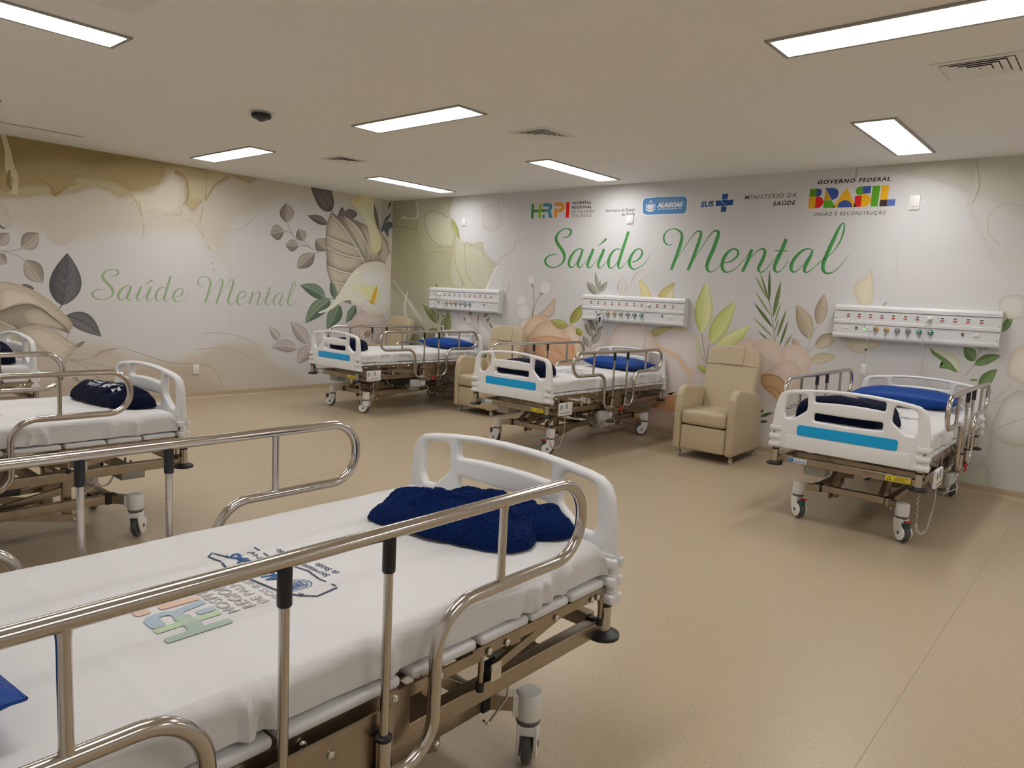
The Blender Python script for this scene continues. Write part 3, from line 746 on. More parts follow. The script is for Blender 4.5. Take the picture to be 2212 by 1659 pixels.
# ------------------------------------------------------------------ pillows
def make_pillow(seed, L=.72, D=.36, T=.065, m='pillow', bend=0):
    b = MB(); n = 40; off = Vector((seed * 5.1, 0, seed)); vs = []
    for s_ in (1, -1):
        for j in range(n + 1):
            for i in range(n + 1):
                u = -1 + 2 * i / n; v = -1 + 2 * j / n
                u = math.sin(u * PI / 2); v = math.sin(v * PI / 2)
                h = (max(0, 1 - abs(u) ** 2.6) ** .55) * (max(0, 1 - abs(v) ** 2.6) ** .55)
                px = u * (1 - .05 * (1 - v * v) * 0 - .06 * (1 - abs(v))) ; py = v * (1 - .07 * (1 - abs(u)))
                nz = noise.noise(Vector((u * 1.8, v * 1.8, s_)) + off) * .13 + noise.noise(Vector((u * 5, v * 5, s_)) + off) * .05
                z = T + s_ * T * h * (1 + nz) if s_ > 0 else T - T * min(h * 1.6, 1)
                vs.append((px * L / 2, py * D / 2, z + bend * (u * u)))
    N = (n + 1) ** 2
    fs = [(j * (n + 1) + i, j * (n + 1) + i + 1, (j + 1) * (n + 1) + i + 1, (j + 1) * (n + 1) + i) for j in range(n) for i in range(n)]
    b.add(vs[:N], fs, m, True); b.add(vs[N:], [f[::-1] for f in fs], m, True)
    # piped seam
    edge = [vs[i] for i in range(n + 1)] + [vs[j * (n + 1) + n] for j in range(1, n + 1)] + [vs[n * (n + 1) + n - i] for i in range(1, n + 1)] + [vs[(n - j) * (n + 1)] for j in range(1, n + 1)]
    b.tube([Vector(p) for p in edge], .0035, m, 6, caps=False)
    return b
PIL = [(0, (-.05, .70, 5), 'bright blue pillow on the bed at the right, behind its footboard'), (1, (.02, .74, -6), 'bright blue pillow on the bed between the armchairs'),
       (2, (.02, .74, -3), 'bright blue pillow on the bed in the room corner'), (3, (-.01, .735, 4), 'blue pillow whose corner shows at the left edge on the nearest bed'),
       (4, (.0, .74, 0), 'blue pillow at the hidden head end of the second left bed')]
for i, (x, y, a), lab in PIL[:4]:
    o = make_pillow(i + 3, .74 if i else .80, .42 if i != 3 else .44, .072 if i == 0 else .062).build('pillow'); o.location = to_world(i, x, y, MZ + .011); o.rotation_euler = (0, 0, BEDS[i][2] + math.radians(a))
    tag(o, lab, 'pillow', 'blue pillows')

# ------------------------------------------------------------------ blankets
def heap(outline, H, seed, m, p=2.6, lumps=.25, ridges=(), fuzz=0.0, NR=44, NA=180, cen=None):
    """folded blanket: star-shaped footprint, rounded rim, ridged top"""
    P = rounded(outline, .05, 5); cx_ = sum(q[0] for q in P) / len(P); cy_ = sum(q[1] for q in P) / len(P)
    if cen: cx_, cy_ = cen
    R_ = []
    for k in range(NA):
        a = 2 * PI * k / NA; d = Vector((math.cos(a), math.sin(a))); best = .05
        for i in range(len(P)):
            q0 = Vector(P[i - 1]) - Vector((cx_, cy_)); q1 = Vector(P[i]) - Vector((cx_, cy_)); e = q1 - q0
            den = d.x * e.y - d.y * e.x
            if abs(den) < 1e-9: continue
            t = (q0.x * e.y - q0.y * e.x) / den; u = (q0.x * d.y - q0.y * d.x) / den
            if t > 0 and -1e-6 <= u <= 1 + 1e-6: best = max(best, t)
        R_.append(best)
    off = Vector((seed * 3.7, seed * 1.9, 0)); vs = []; b = MB()
    def hgt(x, y, t):
        h = H * max(0, 1 - t ** p) ** (1 / p)
        w = min(1, (1 - t) * 3)
        h *= 1 + lumps * noise.noise(Vector((x * 5, y * 5, 0)) + off) + lumps * .5 * noise.noise(Vector((x * 13, y * 13, 3)) + off)
        for (ax, ay, bx, by, wd, am) in ridges:
            A = Vector((ax, ay)); B = Vector((bx, by)); q = Vector((x, y)) + Vector((noise.noise(Vector((x * 6, y * 6, 9)) + off), noise.noise(Vector((x * 6, y * 6, 19)) + off))) * .03
            tt = max(0, min(1, (q - A).dot(B - A) / (B - A).length_squared)); dd = (q - A - (B - A) * tt).length
            h += am * math.exp(-(dd / wd) ** 2) * w
        return h
    for j in range(NR + 1):
        t = math.sin(PI / 2 * j / NR)
        for k in range(NA):
            a = 2 * PI * k / NA; rr = R_[k] * t; x = cx_ + math.cos(a) * rr; y = cy_ + math.sin(a) * rr
            z = hgt(x, y, t)
            f = fuzz * noise.noise(Vector((x * 160, y * 160, z * 160))) if fuzz else 0
            vs.append((x + math.cos(a) * f * 1.5, y + math.sin(a) * f * 1.5, z + f + .001))
    fs = []
    for j in range(NR):
        for k in range(NA):
            k2 = (k + 1) % NA
            if j == 0: fs.append((k, NA + k, NA + k2))
            else: fs.append((j * NA + k, (j + 1) * NA + k, (j + 1) * NA + k2, j * NA + k2))
    b.add(vs, fs, m, True); b.add([vs[NR * NA + k] for k in range(NA)], [tuple(reversed(range(NA)))], m)
    return b
# nearest bed: coordinates are (x, y) in the bed frame rotated by 180 degrees, i.e. world offsets negated
def W(pts): return [(-x, -y) for x, y in pts]
hE = heap(W([(-.20, .66), (-.15, .60), (-.05, .62), (.08, .63), (.28, .685), (.345, .73), (.36, .80), (.33, .86), (.28, .90), (.16, .98), (0, .99), (-.10, .93), (-.17, .82)]), .100, 3, 'fleece', 2.3, .40,
          [(-.02, -.64, -.16, -.95, .018, .032), (.02, -.66, -.10, -.95, .014, -.03), (.10, -.66, -.02, -.92, .016, .026), (-.22, -.70, -.30, -.86, .016, .036), (-.19, -.72, -.26, -.9, .012, -.03), (.15, -.66, .08, -.86, .012, .024), (-.08, -.70, -.24, -.80, .014, .026), (-.05, -.73, -.2, -.84, .011, -.026), (.13, -.60, .16, -.78, .02, .016)], .0028, 90, 420)
o = hE.build('blanket'); o.location = to_world(3, 0, 0, MZ + .011); o.rotation_euler = (0, 0, PI)
tag(o, 'fluffy navy fleece blanket heaped on the nearest bed', 'blanket', 'folded dark blankets')
b = heap(W([(.20, .86), (.30, .84), (.37, .93), (.385, 1.0), (.33, 1.015), (.22, 1.01), (.10, 1.0), (.08, .92)]), .085, 8, 'fleece', 2.2, .3, [(-.25, -.86, -.31, -.99, .02, .022), (-.16, -.9, -.22, -1.0, .02, .02)], .0022, 60, 260)
f = b.build('folded_corner', o)
b = heap(W([(-.215, .66), (-.17, .60), (-.09, .61), (-.05, .68), (-.08, .78), (-.16, .80)]), .052, 5, 'fleece', 2.2, .3, [(.13, -.62, .15, -.74, .014, .012)], .0022, 50, 200); b.build('rolled_edge', o)
# second left bed, with white print
ol = [(.41, -.81), (.32, -.74), (.05, -.75), (-.20, -.79), (-.30, -.88), (-.29, -1.01), (-.05, -1.04), (.14, -1.02), (.34, -.96)]
hD = heap(ol, .112, 12, 'navy', 2.5, .16, [(.30, -.80, .05, -.86, .03, .014), (-.10, -.80, -.16, -1.0, .02, -.025), (-.18, -.84, -.21, -.98, .02, .02)], .0, 60, 240)
o = hD.build('blanket'); o.location = to_world(4, 0, 0, MZ + .011); o.rotation_euler = (0, 0, PI)
tag(o, 'very dark navy blanket with white letters on the bed at the left edge', 'blanket', 'folded dark blankets')
bmt = bmesh.new(); bmt.from_mesh(o.data)
from mathutils.bvhtree import BVHTree
tree = BVHTree.FromBMesh(bmt)
def onto(vs, fs, name, par, m, dz=.0015):
    out = []
    for x, y in vs:
        hit = tree.ray_cast(Vector((x, y, 1)), Vector((0, 0, -1)))
        out.append((x, y, (hit[0].z if hit[0] else .1) + dz))
    fs = [f for f in fs if max(out[i][2] for i in f) - min(out[i][2] for i in f) < .03]
    b = MB(); b.add(out, fs, m, False); return b.build(name, par)
M['whiteprint'] = mat('white_blanket_print', (.55, .58, .64, 1), .7)
# lettering runs from the foot end towards the head
def place(vs, ox, oy, ux, uy, w, h):
    d = Vector((ux, uy)).normalized(); n_ = Vector((-d.y, d.x)); return [((Vector((ox, oy)) + d * (u * w) + n_ * (v * h))[:]) for u, v in vs]
vs, fs, _ = textmesh('HRPI', .05); onto(place(vs, -.13, -.905, .95, .22, .17, .065), fs, 'white_print', o, 'whiteprint')
vs, fs, _ = textmesh('HOSPITAL REGIONAL\nDE PALMEIRA DOS', .03); onto(place(vs, .055, -.86, .95, .22, .12, .05), fs, 'small_print', o, 'whiteprint')
vs, fs, _ = textmesh('ALAGOAS', .03); onto(place(vs, -.03, -.955, .95, .22, .13, .022), fs, 'small_print', o, 'whiteprint')
bmt.free()
def bl(i, outline, H, seed, lab, ridges=(), rot=0):
    b = heap(outline, H, seed, 'navy', 3.2, .10, ridges, 0, 44, 160)
    o = b.build('blanket'); o.location = to_world(i, 0, 0, MZ + .011); o.rotation_euler = (0, 0, BEDS[i][2]); tag(o, lab, 'blanket', 'folded dark blankets'); return o
o = bl(0, [(-.38, -.97), (.14, -.97), (.22, -.84), (.22, -.66), (.14, -.58), (-.34, -.60), (-.42, -.80)], .165, 21, 'dark navy blanket rolled behind the footboard of the bed at the right', [(-.3, -.70, .15, -.72, .02, -.018)])
b = heap([(.05, -.84), (.22, -.82), (.24, -.70), (.20, -.60), (.05, -.6)], .085, 4, 'navy', 2.4, .25, [], 0, 30, 100); b.build('folded_corner', o)
bl(1, [(-.32, -.95), (.14, -.95), (.22, -.82), (.20, -.64), (.10, -.57), (-.24, -.60), (-.36, -.78)], .14, 22, 'dark navy blanket behind the footboard of the bed between the armchairs', [(-.3, -.7, .05, -.72, .02, -.015)])
bl(2, [(-.33, -.94), (.06, -.95), (.19, -.82), (.10, -.66), (-.22, -.62), (-.35, -.78)], .13, 23, 'dark navy blanket behind the footboard of the bed in the room corner', [(-.3, -.7, .0, -.75, .02, -.02)])
bl(5, W([(-.40, .70), (-.1, .66), (.20, .70), (.40, .80), (.42, .96), (.2, 1.0), (-.3, 1.0)]), .15, 24, 'dark navy blanket on the farthest bed at the left edge', [(.1, -.7, -.2, -.95, .04, .02)])

# ------------------------------------------------------------------ reclining armchairs
def make_armchair():
    r = empty('armchair'); tag(r, 'armchair', 'armchair', 'beige reclining armchairs')
    # local: front towards -y, floor origin in the middle; width .62, depth .84
    for sx in (-1, 1):
        prof = [(-.415, .075), (-.42, .50), (-.405, .615), (-.36, .685), (-.29, .705), (-.15, .690), (.12, .655), (.22, .63), (.27, .56), (.30, .40), (.36, .10), (.35, .075)]
        bm = slab2d(rounded(prof, .03, 3), [], .036, .020, 3)
        x = sx * .268
        b = MB(); b.bm(bm, 'leather', True, Matrix(((0, 0, 1, x), (1, 0, 0, 0), (0, 1, 0, 0), (0, 0, 0, 1)))); b.build('armrest', r)
    b = MB(); b.box(-.228, .228, -.425, .18, .335, .475, 'leather', .035); b.build('seat_cushion', r)
    b = MB(); b.box(-.228, .228, -.408, -.33, .085, .325, 'leather', .02); b.build('leg_rest', r)
    b = MB(); b.box(-.225, .225, -.33, .33, .10, .33, 'leatherdk'); b.build('inner_frame', r)
    # back: outline in its own plane, then leaned
    out = [(-.225, 0), (-.232, .10), (-.262, .22), (-.268, .58), (-.252, .66), (-.20, .705), (-.10, .722), (0, .726), (.10, .722), (.20, .705), (.252, .66), (.268, .58), (.262, .22), (.232, .10), (.225, 0)]
    out = [(x * (1 + .04 * y), y * .985) for x, y in out]
    bm = slab2d(rounded(out, .04, 3), [], .062, .030, 4)
    th = math.radians(76.0); base = Vector((0, .11, .40)); ey = Vector((0, math.cos(th), math.sin(th))); ez = Vector((0, -math.sin(th), math.cos(th)))
    mt = Matrix(((1, 0, 0, base.x), (0, ey.y, ez.y, base.y), (0, ey.z, ez.z, base.z), (0, 0, 0, 1)))
    b = MB(); b.bm(bm, 'leather', True, mt)
    bk = b.build('backrest', r)
    def on(x, t, d): return base + Vector((x, 0, 0)) + ey * t + ez * d
    b = MB(); b.tube([on(-.255, .50, .0615), on(-.14, .505, .0635), on(.14, .505, .0635), on(.255, .50, .0615)], .0022, 'leatherdk', 6); b.build('seam', bk)
    bm = slab2d(rounded([(-.115, .505), (-.108, .700), (.108, .700), (.115, .505)], .015, 3), [], .007, .005, 2); b = MB(); mt2 = mt @ Matrix.Translation((0, 0, .067)); b.bm(bm, 'leather', True, mt2)
    b.tube([on(-.113, .51, .071), on(.113, .51, .071)], .0022, 'leatherdk', 6); b.build('head_pad', bk)
    for sx in (-1, 1):
        for y in (-.33, .26):
            c = empty('caster', (sx * .265, y, 0)); c.parent = r
            b = MB(); b.cyl((0, 0, .045), (0, 0, .088), .010, 'bolt', 10); b.box(-.014, .014, -.012, .022, .045, .056, 'grey', .003)
            for s_ in (-1, 1): b.box(s_ * .012, s_ * .016, -.008, .026, .018, .054, 'grey', .002)
            b.build('fork', c)
            b = MB(); b.lathe((-.010, .012, .0235), (1, 0, 0), [(0, .015), (0, .021), (.003, .0235), (.017, .0235), (.020, .021), (.020, .015)], 'slab', 20); b.build('wheel', c)
    return r
ac0 = make_armchair()
for i, (x, y, rz, lab) in enumerate([(5.775, -.455, 2, 'beige reclining armchair standing free between the middle and the right bed'),
                                     (2.68, -.46, 1, 'beige reclining armchair partly hidden behind the middle bed footboard'),
                                     (.50, -.46, 0, 'beige reclining armchair in the corner, only its back showing behind the farthest bed rails')]):
    o = ac0 if i == 0 else copy_tree(ac0)
    o.location = (x, y, 0); o.rotation_euler = (0, 0, math.radians(rz)); o['label'] = lab

# ------------------------------------------------------------------ bed-head service panels
def make_panel(x0, x1, z0, z1, lab, plug, lean=0, valves=('brass', 'brass', 'chrome', 'chrome', 'teal', 'teal'), sockets_led=False):
    """white aluminium service panel; front face 10 cm off the wall"""
    xc = (x0 + x1) / 2; w = (x1 - x0); h = z1 - z0
    r = empty('bed_head_panel', (xc, 0, z0)); tag(r, lab, 'wall panel', 'bed-head service panels')
    hw = w / 2
    prof = [(0, -.012), (-.07, -.012), (-.088, -.006), (-.095, .0), (-.100, .012), (-.100, .030), (-.094, .034), (-.094, .128 * h / .285), (-.102, .132 * h / .285), (-.102, .158 * h / .285), (-.094, .162 * h / .285), (-.094, h - .035), (-.100, h - .031), (-.100, h - .004), (-.088, h + .012), (-.07, h + .020), (0, h + .020)]
    n = len(prof); b = MB(); vs = [(x, y, z) for x in (-hw, hw) for y, z in prof]
    b.add(vs, [(i, n + i, n + i + 1, i + 1) for i in range(n - 1)], 'panelwhite'); b.add([(-hw, y, z) for y, z in prof], [tuple(range(n))], 'panelwhite'); b.add([(hw, y, z) for y, z in prof], [tuple(reversed(range(n)))], 'panelwhite')
    b.build('housing', r)
    zt = h * .74; zl = h * .32
    b = MB()
    for z in (h - .0355, h * .46 - .003 + .001): b.box(-hw + .004, hw - .004, -.0960, -.0938, z - .0022, z + .0022, 'paneldk')
    b.box(-hw * .42, hw * .18, -.062, -.030, h + .0195, h + .0215, 'paneldk')
    b.box(hw * .86, hw * .95, -.1005, -.0998, h - .018, h - .012, 'grey'); b.build('shadow_groove', r)
    b = MB()
    for sx in (-1, 1):
        for z in (zt + .04, zt - .035, zl + .035, zl - .035): b.cyl((sx * (hw - .016), -.0945, z), (sx * (hw - .016), -.0965, z), .0045, 'ink', 8)
    for x in (-hw + .09, -hw + .135, hw - .135, hw - .09): b.box(x - .012, x + .012, -.09, -.055, -.0135, -.0115, 'ink')
    b.build('screw', r)
    for k in range(12):                                        # power sockets
        x = -hw + .125 + k * (w - .265) / 11
        b = MB(); b.box(x - .020, x + .020, -.0965, -.0938, zt - .024, zt + .022, 'switch', .002)
        b.box(x - .0135, x + .0135, -.0985, -.0962, zt + .004, zt + .014, 'tyre'); b.box(x - .0135, x + .0135, -.0985, -.0962, zt - .017, zt - .007, 'red')
        b.build('power_socket', r)
    b = MB(); x = -hw + .115; b.box(x - .022, x + .022, -.099, -.094, zl - .013, zl + .013, 'switch', .003); x = hw - .165; b.box(x - .024, x + .024, -.100, -.094, zl - .013, zl + .013, 'switch', .003); b.build('rocker_switch', r)
    for x in (-hw + .205, hw - .265):
        b = MB(); b.box(x - .014, x + .014, -.096, -.094, zl - .018, zl + .018, 'switch', .001); b.box(x - .011, x + .011, -.097, -.0958, zl + .002, zl + .014, 'ink')
        b.box(x - .011, x - .001, -.097, -.0958, zl - .014, zl - .002, 'red'); b.box(x + .001, x + .011, -.097, -.0958, zl - .014, zl - .002, 'ink'); b.build('data_socket', r)
    xk = -hw + .30
    b = MB(); b.box(xk - .035, xk + .035, -.097, -.094, zl - .022, zl + .028, 'switch', .002); b.cyl((xk - .025, -.097, zl + .02), (xk - .025, -.099, zl + .02), .006, 'dkblue', 10)
    b.box(xk - .034, xk - .014, -.0985, -.0965, zl - .014, zl - .002, 'led' if sockets_led else 'grey'); b.box(xk - .006, xk + .008, -.0985, -.0965, zl - .008, zl + .006, 'grey'); b.build('nurse_call_socket', r)
    for k, mt_ in enumerate(valves):
        x = -hw + .375 + k * .0885 * w / 1.33
        b = MB(); b.lathe((x, -.094, zl), (0, -1, 0), [(0, .024), (.006, .024), (.008, .019)], mt_, 20); b.lathe((x, -.10, zl), (0, -1, 0), [(0, .016), (.018, .014), (.028, .014), (.030, .009)], 'bolt', 16)
        b.cyl((x, -.13, zl), (x, -.145, zl), .006, 'ink', 10); b.tube([(x, -.105, zl - .018), (x, -.106, zl - .05)], .0022, 'grey', 6); b.build('gas_valve', r)
    return r, hw, zt, zl, xc, z0, xk, w
def cable(name, pts, rad, lab, m='cable', r=.0032, extra=None):
    P = fillet(pts, rad, 5); b = MB(); b.tube(P, r, m, 7)
    if extra: extra(b)
    o = b.build(name); tag(o, lab, 'cable'); return o
PAN = [(6.655, 7.975, 1.262, 1.545, 'white bed-head service panel at the right, above the bed facing the camera'),
       (3.742, 5.095, 1.253, 1.533, 'white bed-head service panel in the middle of the back wall'),
       (1.005, 2.368, 1.250, 1.535, 'white bed-head service panel near the room corner')]
PP = [make_panel(*p, plug=0, sockets_led=(i == 0)) for i, p in enumerate(PAN)]
def sock_x(P, k): r, hw, zt, zl, xc, z0, xk, w = P; return xc - hw + .125 + k * (w - .265) / 11
for P, k, lab, end, i in ((PP[0], 7, 'white mains cable hanging from the eighth socket of the right wall panel', .75, 0), (PP[1], 8, 'white mains cable hanging from the ninth socket of the middle wall panel', .60, 1), (PP[2], 1, 'white mains cable hanging from the second socket of the corner wall panel', .72, 2)):
    x = sock_x(P, k); zt = P[5] + P[2]; dx = {0: -.03, 1: -.04, 2: -.06}[i]; ex = {0: .10, 1: .06, 2: .03}[i]
    def ex_(b, x=x, zt=zt): b.lathe((x, -.0985, zt), (0, -1, 0), [(0, .019), (.012, .017), (.028, .012), (.034, .006)], 'switch', 14)
    cable('mains_cable', [(x, -.128, zt), (x + dx * .5, -.145, zt - .03), (x + dx, -.135, zt - .20), (x + dx * .2, -.125, zt - .34), (x + dx * .7, -.10, zt - .46), (x + ex, -.085, zt - .62), (x + ex * .9, -.06, end)], .05, lab, 'cable', .0034, ex_)
for P, lab, kind in ((PP[0], 'looped white call cord with a small white handset under the right wall panel', 0), (PP[2], 'looped white call cord with a blue handset under the corner wall panel', 1), (PP[1], 'coiled call cord and blue handset hung on the middle wall panel', 2)):
    x = P[4] + P[6] + (.01 if kind != 2 else .03); z = P[5] + P[3]
    r = empty('call_cord', (x, -.105, z)); tag(r, lab, 'call cord', 'nurse call cords')
    L = -.17 if kind != 2 else -.02
    b = MB()
    if kind != 2:
        b.tube(fillet([(.02, 0, -.01), (.02, -.005, -.05), (0, 0, L)], .02, 4), .0026, 'cable', 7)
        for q in range(2): b.tube([(.0 - .030 + (.034 - .004 * q) * math.cos(a * PI / 10), 0 - q * .004, L - .02 + (.034 - .004 * q) * math.sin(a * PI / 10)) for a in range(21)] if kind == 0 else [(.030 + (.034 - .004 * q) * math.cos(a * PI / 10 + PI), -q * .004, L - .02 + (.034 - .004 * q) * math.sin(a * PI / 10 + PI)) for a in range(21)], .0026, 'cable', 7)
        b.tube([(0, 0, L - .02), (0, 0, L - .16)], .0026, 'cable', 7)
        if kind == 1: b.tube([(.055, 0, L - .045), (.02, 0, L - .165)], .0026, 'cable', 7)
        b.build('cord', r); b = MB(); b.box(-.008, .008, -.008, .008, L - .03, L - .012, 'ink', .002); b.build('cord_tie', r); zz = L - .16
        b = MB(); b.box(-.022, .022, -.014, .012, zz - .085, zz, 'switch', .006)
        if kind == 1: b.box(-.014, .014, -.016, -.013, zz - .07, zz - .015, 'dkblue', .001)
        b.build('handset', r)
    else:
        for q in range(4): b.tube([(.02 + (.05 - .006 * q) * math.cos(a * PI / 12), -.035 - q * .004, .0 + (.030 + .004 * q) * math.sin(a * PI / 12)) for a in range(25)], .0024, 'cable', 6)
        b.tube(fillet([(-.03, -.01, 0), (-.09, -.02, -.03), (-.11, -.02, -.09), (-.07, -.02, -.06)], .02, 4), .0024, 'ink', 6); b.build('cord', r)
        b = MB(); b.cyl((-.05, -.055, -.03), (-.05, -.03, -.03), .011, 'ink', 12); b.build('cord_tie', r)
        b = MB(); b.box(-.038, .006, -.07, -.045, -.125, -.03, 'switch', .007); b.box(-.030, -.002, -.0715, -.0695, -.112, -.045, 'dkblue', .001); b.build('handset', r)
# ------------------------------------------------------------------ printed wallpaper of the two walls
def inpoly_dist(X, Z, P):
    """signed distance (positive inside) of grid points to a polygon"""
    d = np.full(X.shape, 1e9); ins = np.zeros(X.shape, bool); n = len(P)
    for i in range(n):
        x0, z0 = P[i - 1]; x1, z1 = P[i]; ex, ez = x1 - x0, z1 - z0; L = ex * ex + ez * ez + 1e-12
        t = np.clip(((X - x0) * ex + (Z - z0) * ez) / L, 0, 1)
        d = np.minimum(d, np.hypot(X - x0 - t * ex, Z - z0 - t * ez))
        c = ((z0 > Z) != (z1 > Z)) & (X < ex * (Z - z0) / (ez + 1e-12) + x0)
        ins ^= c
    return np.where(ins, d, -d)
def vnoise(X, Z, sc, seed):
    rs = np.random.RandomState(seed); T = rs.rand(64, 64)
    x = X * sc; z = Z * sc; xi = np.floor(x).astype(int); zi = np.floor(z).astype(int); fx = x - xi; fz = z - zi
    fx = fx * fx * (3 - 2 * fx); fz = fz * fz * (3 - 2 * fz)
    g = lambda a, b_: T[a % 64, b_ % 64]
    return (g(xi, zi) * (1 - fx) + g(xi + 1, zi) * fx) * (1 - fz) + (g(xi, zi + 1) * (1 - fx) + g(xi + 1, zi + 1) * fx) * fz
def fbm(X, Z, sc, seed): return sum(vnoise(X, Z, sc * 2 ** k, seed + k) / 2 ** k for k in range(3)) / 1.75

class Mural:
    def __init__(s, wall):
        s.wall = wall; s.map = on_back if wall == 'back' else on_left
        s.v = []; s.f = []; s.c = []; s.boxes = []; s.gain = 1.20 if wall == 'back' else 1.42
    def pt(s, K, p): return s.map(K[1] + p[0] / K[0], K[2] + p[1] / K[0]) if K else p
    def col(s, c, k=1.0): return tuple(min(.86, s2l(v) * s.gain * k) for v in c)
    def push(s, pts, faces, cols, lay=None):
        bb = (min(p[0] for p in pts), max(p[0] for p in pts), min(p[1] for p in pts), max(p[1] for p in pts))
        lay = 1 + max([l for (a0, a1, b0, b1, l) in s.boxes if a0 < bb[1] and a1 > bb[0] and b0 < bb[3] and b1 > bb[2]], default=0)
        s.boxes.append(bb + (lay,)); h = .0006 + .00004 * lay; o = len(s.v)
        for (a, z) in pts: s.v.append((a, -h, z) if s.wall == 'back' else (h, a, z))
        s.f += [[i + o for i in f] for f in faces]; s.c += [tuple(c) + (1.0,) for c in cols]
    def grid(s, x0, x1, z0, z1, st, base, washes):
        nx = int((x1 - x0) / st) + 1; nz = int((z1 - z0) / st) + 1
        xs = np.linspace(x0, x1, nx); zs = np.linspace(z0, z1, nz); X, Z = np.meshgrid(xs, zs)
        wx = X + .10 * (fbm(X, Z, 3, 5) - .5); wz = Z + .10 * (fbm(X, Z, 3, 15) - .5)
        C = np.zeros(X.shape + (3,)); C[:] = s.col(base)
        C *= (1 + .05 * (fbm(X, Z, 1.2, 9) - .5))[..., None]
        for K, pts, col, al, soft, edge in washes:
            P = [s.pt(K, p) for p in pts]; d = inpoly_dist(wx, wz, P)
            m = np.clip((d + soft) / (2 * soft), 0, 1); m = m * m * (3 - 2 * m) * al * (.82 + .36 * fbm(X, Z, 2.2, 31))
            m = np.clip(m, 0, 1)[..., None]; C = C * (1 - m) + np.array(s.col(col)) * m
            if edge:
                e = np.exp(-((d - .012) / .014) ** 2)[..., None] * edge; C = C * (1 - e * .35)
        h = .0005; pts = np.stack([X, np.full_like(X, -h), Z], -1) if s.wall == 'back' else np.stack([np.full_like(X, h), X, Z], -1)
        s.gv = pts.reshape(-1, 3); s.gc = C.reshape(-1, 3)
        i = np.arange(nx - 1); j = np.arange(nz - 1); I, J = np.meshgrid(i, j); a = J * nx + I
        s.gf = np.stack([a, a + 1, a + nx + 1, a + nx], -1).reshape(-1, 4)
    def stroke(s, K, pts, w, col, smooth=True, kw=1.0, frame=None):
        """ribbon along a path; w is a width or one width per point (in crop pixels)"""
        if len(pts[0]) == 3: w = [p[2] for p in pts]; pts = [p[:2] for p in pts]
        if not isinstance(w, (list, tuple)): w = [w] * len(pts)
        P = [Vector((p[0], p[1])) for p in pts]; Q = []; WD = []
        n = len(P); sub = 7 if smooth else 1
        for i in range(n - 1):
            p0, p1, p2, p3 = P[max(i - 1, 0)], P[i], P[i + 1], P[min(i + 2, n - 1)]
            for k in range(sub):
                t = k / sub
                Q.append(.5 * ((2 * p1) + (p2 - p0) * t + (2 * p0 - 5 * p1 + 4 * p2 - p3) * t * t + (3 * p1 - p0 - 3 * p2 + p3) * t ** 3) if smooth else p1)
                WD.append(w[i] + (w[i + 1] - w[i]) * t)
        Q.append(P[-1]); WD.append(w[-1]); L = []; R_ = []
        for i, q in enumerate(Q):
            t = (Q[min(i + 1, len(Q) - 1)] - Q[max(i - 1, 0)]); t = t.normalized() if t.length > 1e-6 else Vector((1, 0)); nn = Vector((-t.y, t.x)) * WD[i] * kw / 2
            L.append(q + nn); R_.append(q - nn)
        pp = [s.pt(K, p) for p in L + R_]
        if frame: pp = [frame(p) for p in pp]
        N = len(Q); c = col if isinstance(col[0], (list, tuple)) else (col, col)
        c0, c1 = s.col(c[0]), s.col(c[1])
        s.push(pp, [(i, i + 1, N + i + 1, N + i) for i in range(N - 1)], [c0] * N + [c1] * N)
    def leaf(s, K, a, b_, hw, c1, c2=None, bend=0.0, vein=(205, 200, 190), vw=3, pw=.85):
        c2 = c2 or tuple(v * .8 for v in c1); a = Vector(a); b_ = Vector(b_); d = b_ - a; nn = Vector((-d.y, d.x)).normalized(); n = 18
        mid = []; L = []; R_ = []
        for i in range(n + 1):
            t = i / n; m_ = a + d * t + nn * (bend * 4 * t * (1 - t)); w = hw * math.sin(PI * t ** pw) ** .9 if 0 < t < 1 else 0
            mid.append(m_); L.append(m_ + nn * w); R_.append(m_ - nn * w)
        H1 = [m_.lerp(l, .5) for m_, l in zip(mid, L)]; H2 = [m_.lerp(r, .5) for m_, r in zip(mid, R_)]
        rows = [L, H1, mid, H2, R_]; N = n + 1; pts = [s.pt(K, p) for r in rows for p in r]
        k1, k2 = s.col(c1), s.col(c2); dk1 = tuple(v * .72 for v in k1); dk2 = tuple(v * .72 for v in k2)
        cols = [dk1] * N + [k1] * N + [tuple((x + y) / 2 * .9 for x, y in zip(k1, k2))] * N + [k2] * N + [dk2] * N
        s.push(pts, [(r * N + i, r * N + i + 1, (r + 1) * N + i + 1, (r + 1) * N + i) for r in range(4) for i in range(n)], cols)
        if vein: s.stroke(K, [tuple(q) for q in mid[::3]], [vw] * (len(mid[::3]) - 1) + [vw * .4], vein)
    def blob(s, K, pts, cin, cedge=None, rnd_=.35, cen=None, outline=None):
        """petal or patch: Catmull-Rom rim, colour running from the rim to the middle"""
        cedge = cedge or tuple(v * .88 for v in cin); P = [Vector(p) for p in pts]; n = len(P); rim = []
        for i in range(n):
            p0, p1, p2, p3 = P[i - 1], P[i], P[(i + 1) % n], P[(i + 2) % n]
            for k in range(6):
                t = k / 6; rim.append(.5 * ((2 * p1) + (p2 - p0) * t + (2 * p0 - 5 * p1 + 4 * p2 - p3) * t * t + (3 * p1 - p0 - 3 * p2 + p3) * t ** 3))
        c = Vector(cen) if cen else sum(rim, Vector((0, 0))) / len(rim); N = len(rim)
        pts2 = []; cols = []; k0, k1 = s.col(cedge), s.col(cin)
        for f in (1.0, .8, .5): pts2 += [s.pt(K, c + (r - c) * f) for r in rim]; g = {1.0: 0, .8: .55, .5: 1}[f]; cols += [tuple(a * (1 - g) + b2 * g for a, b2 in zip(k0, k1))] * N
        pts2.append(s.pt(K, c)); cols.append(k1)
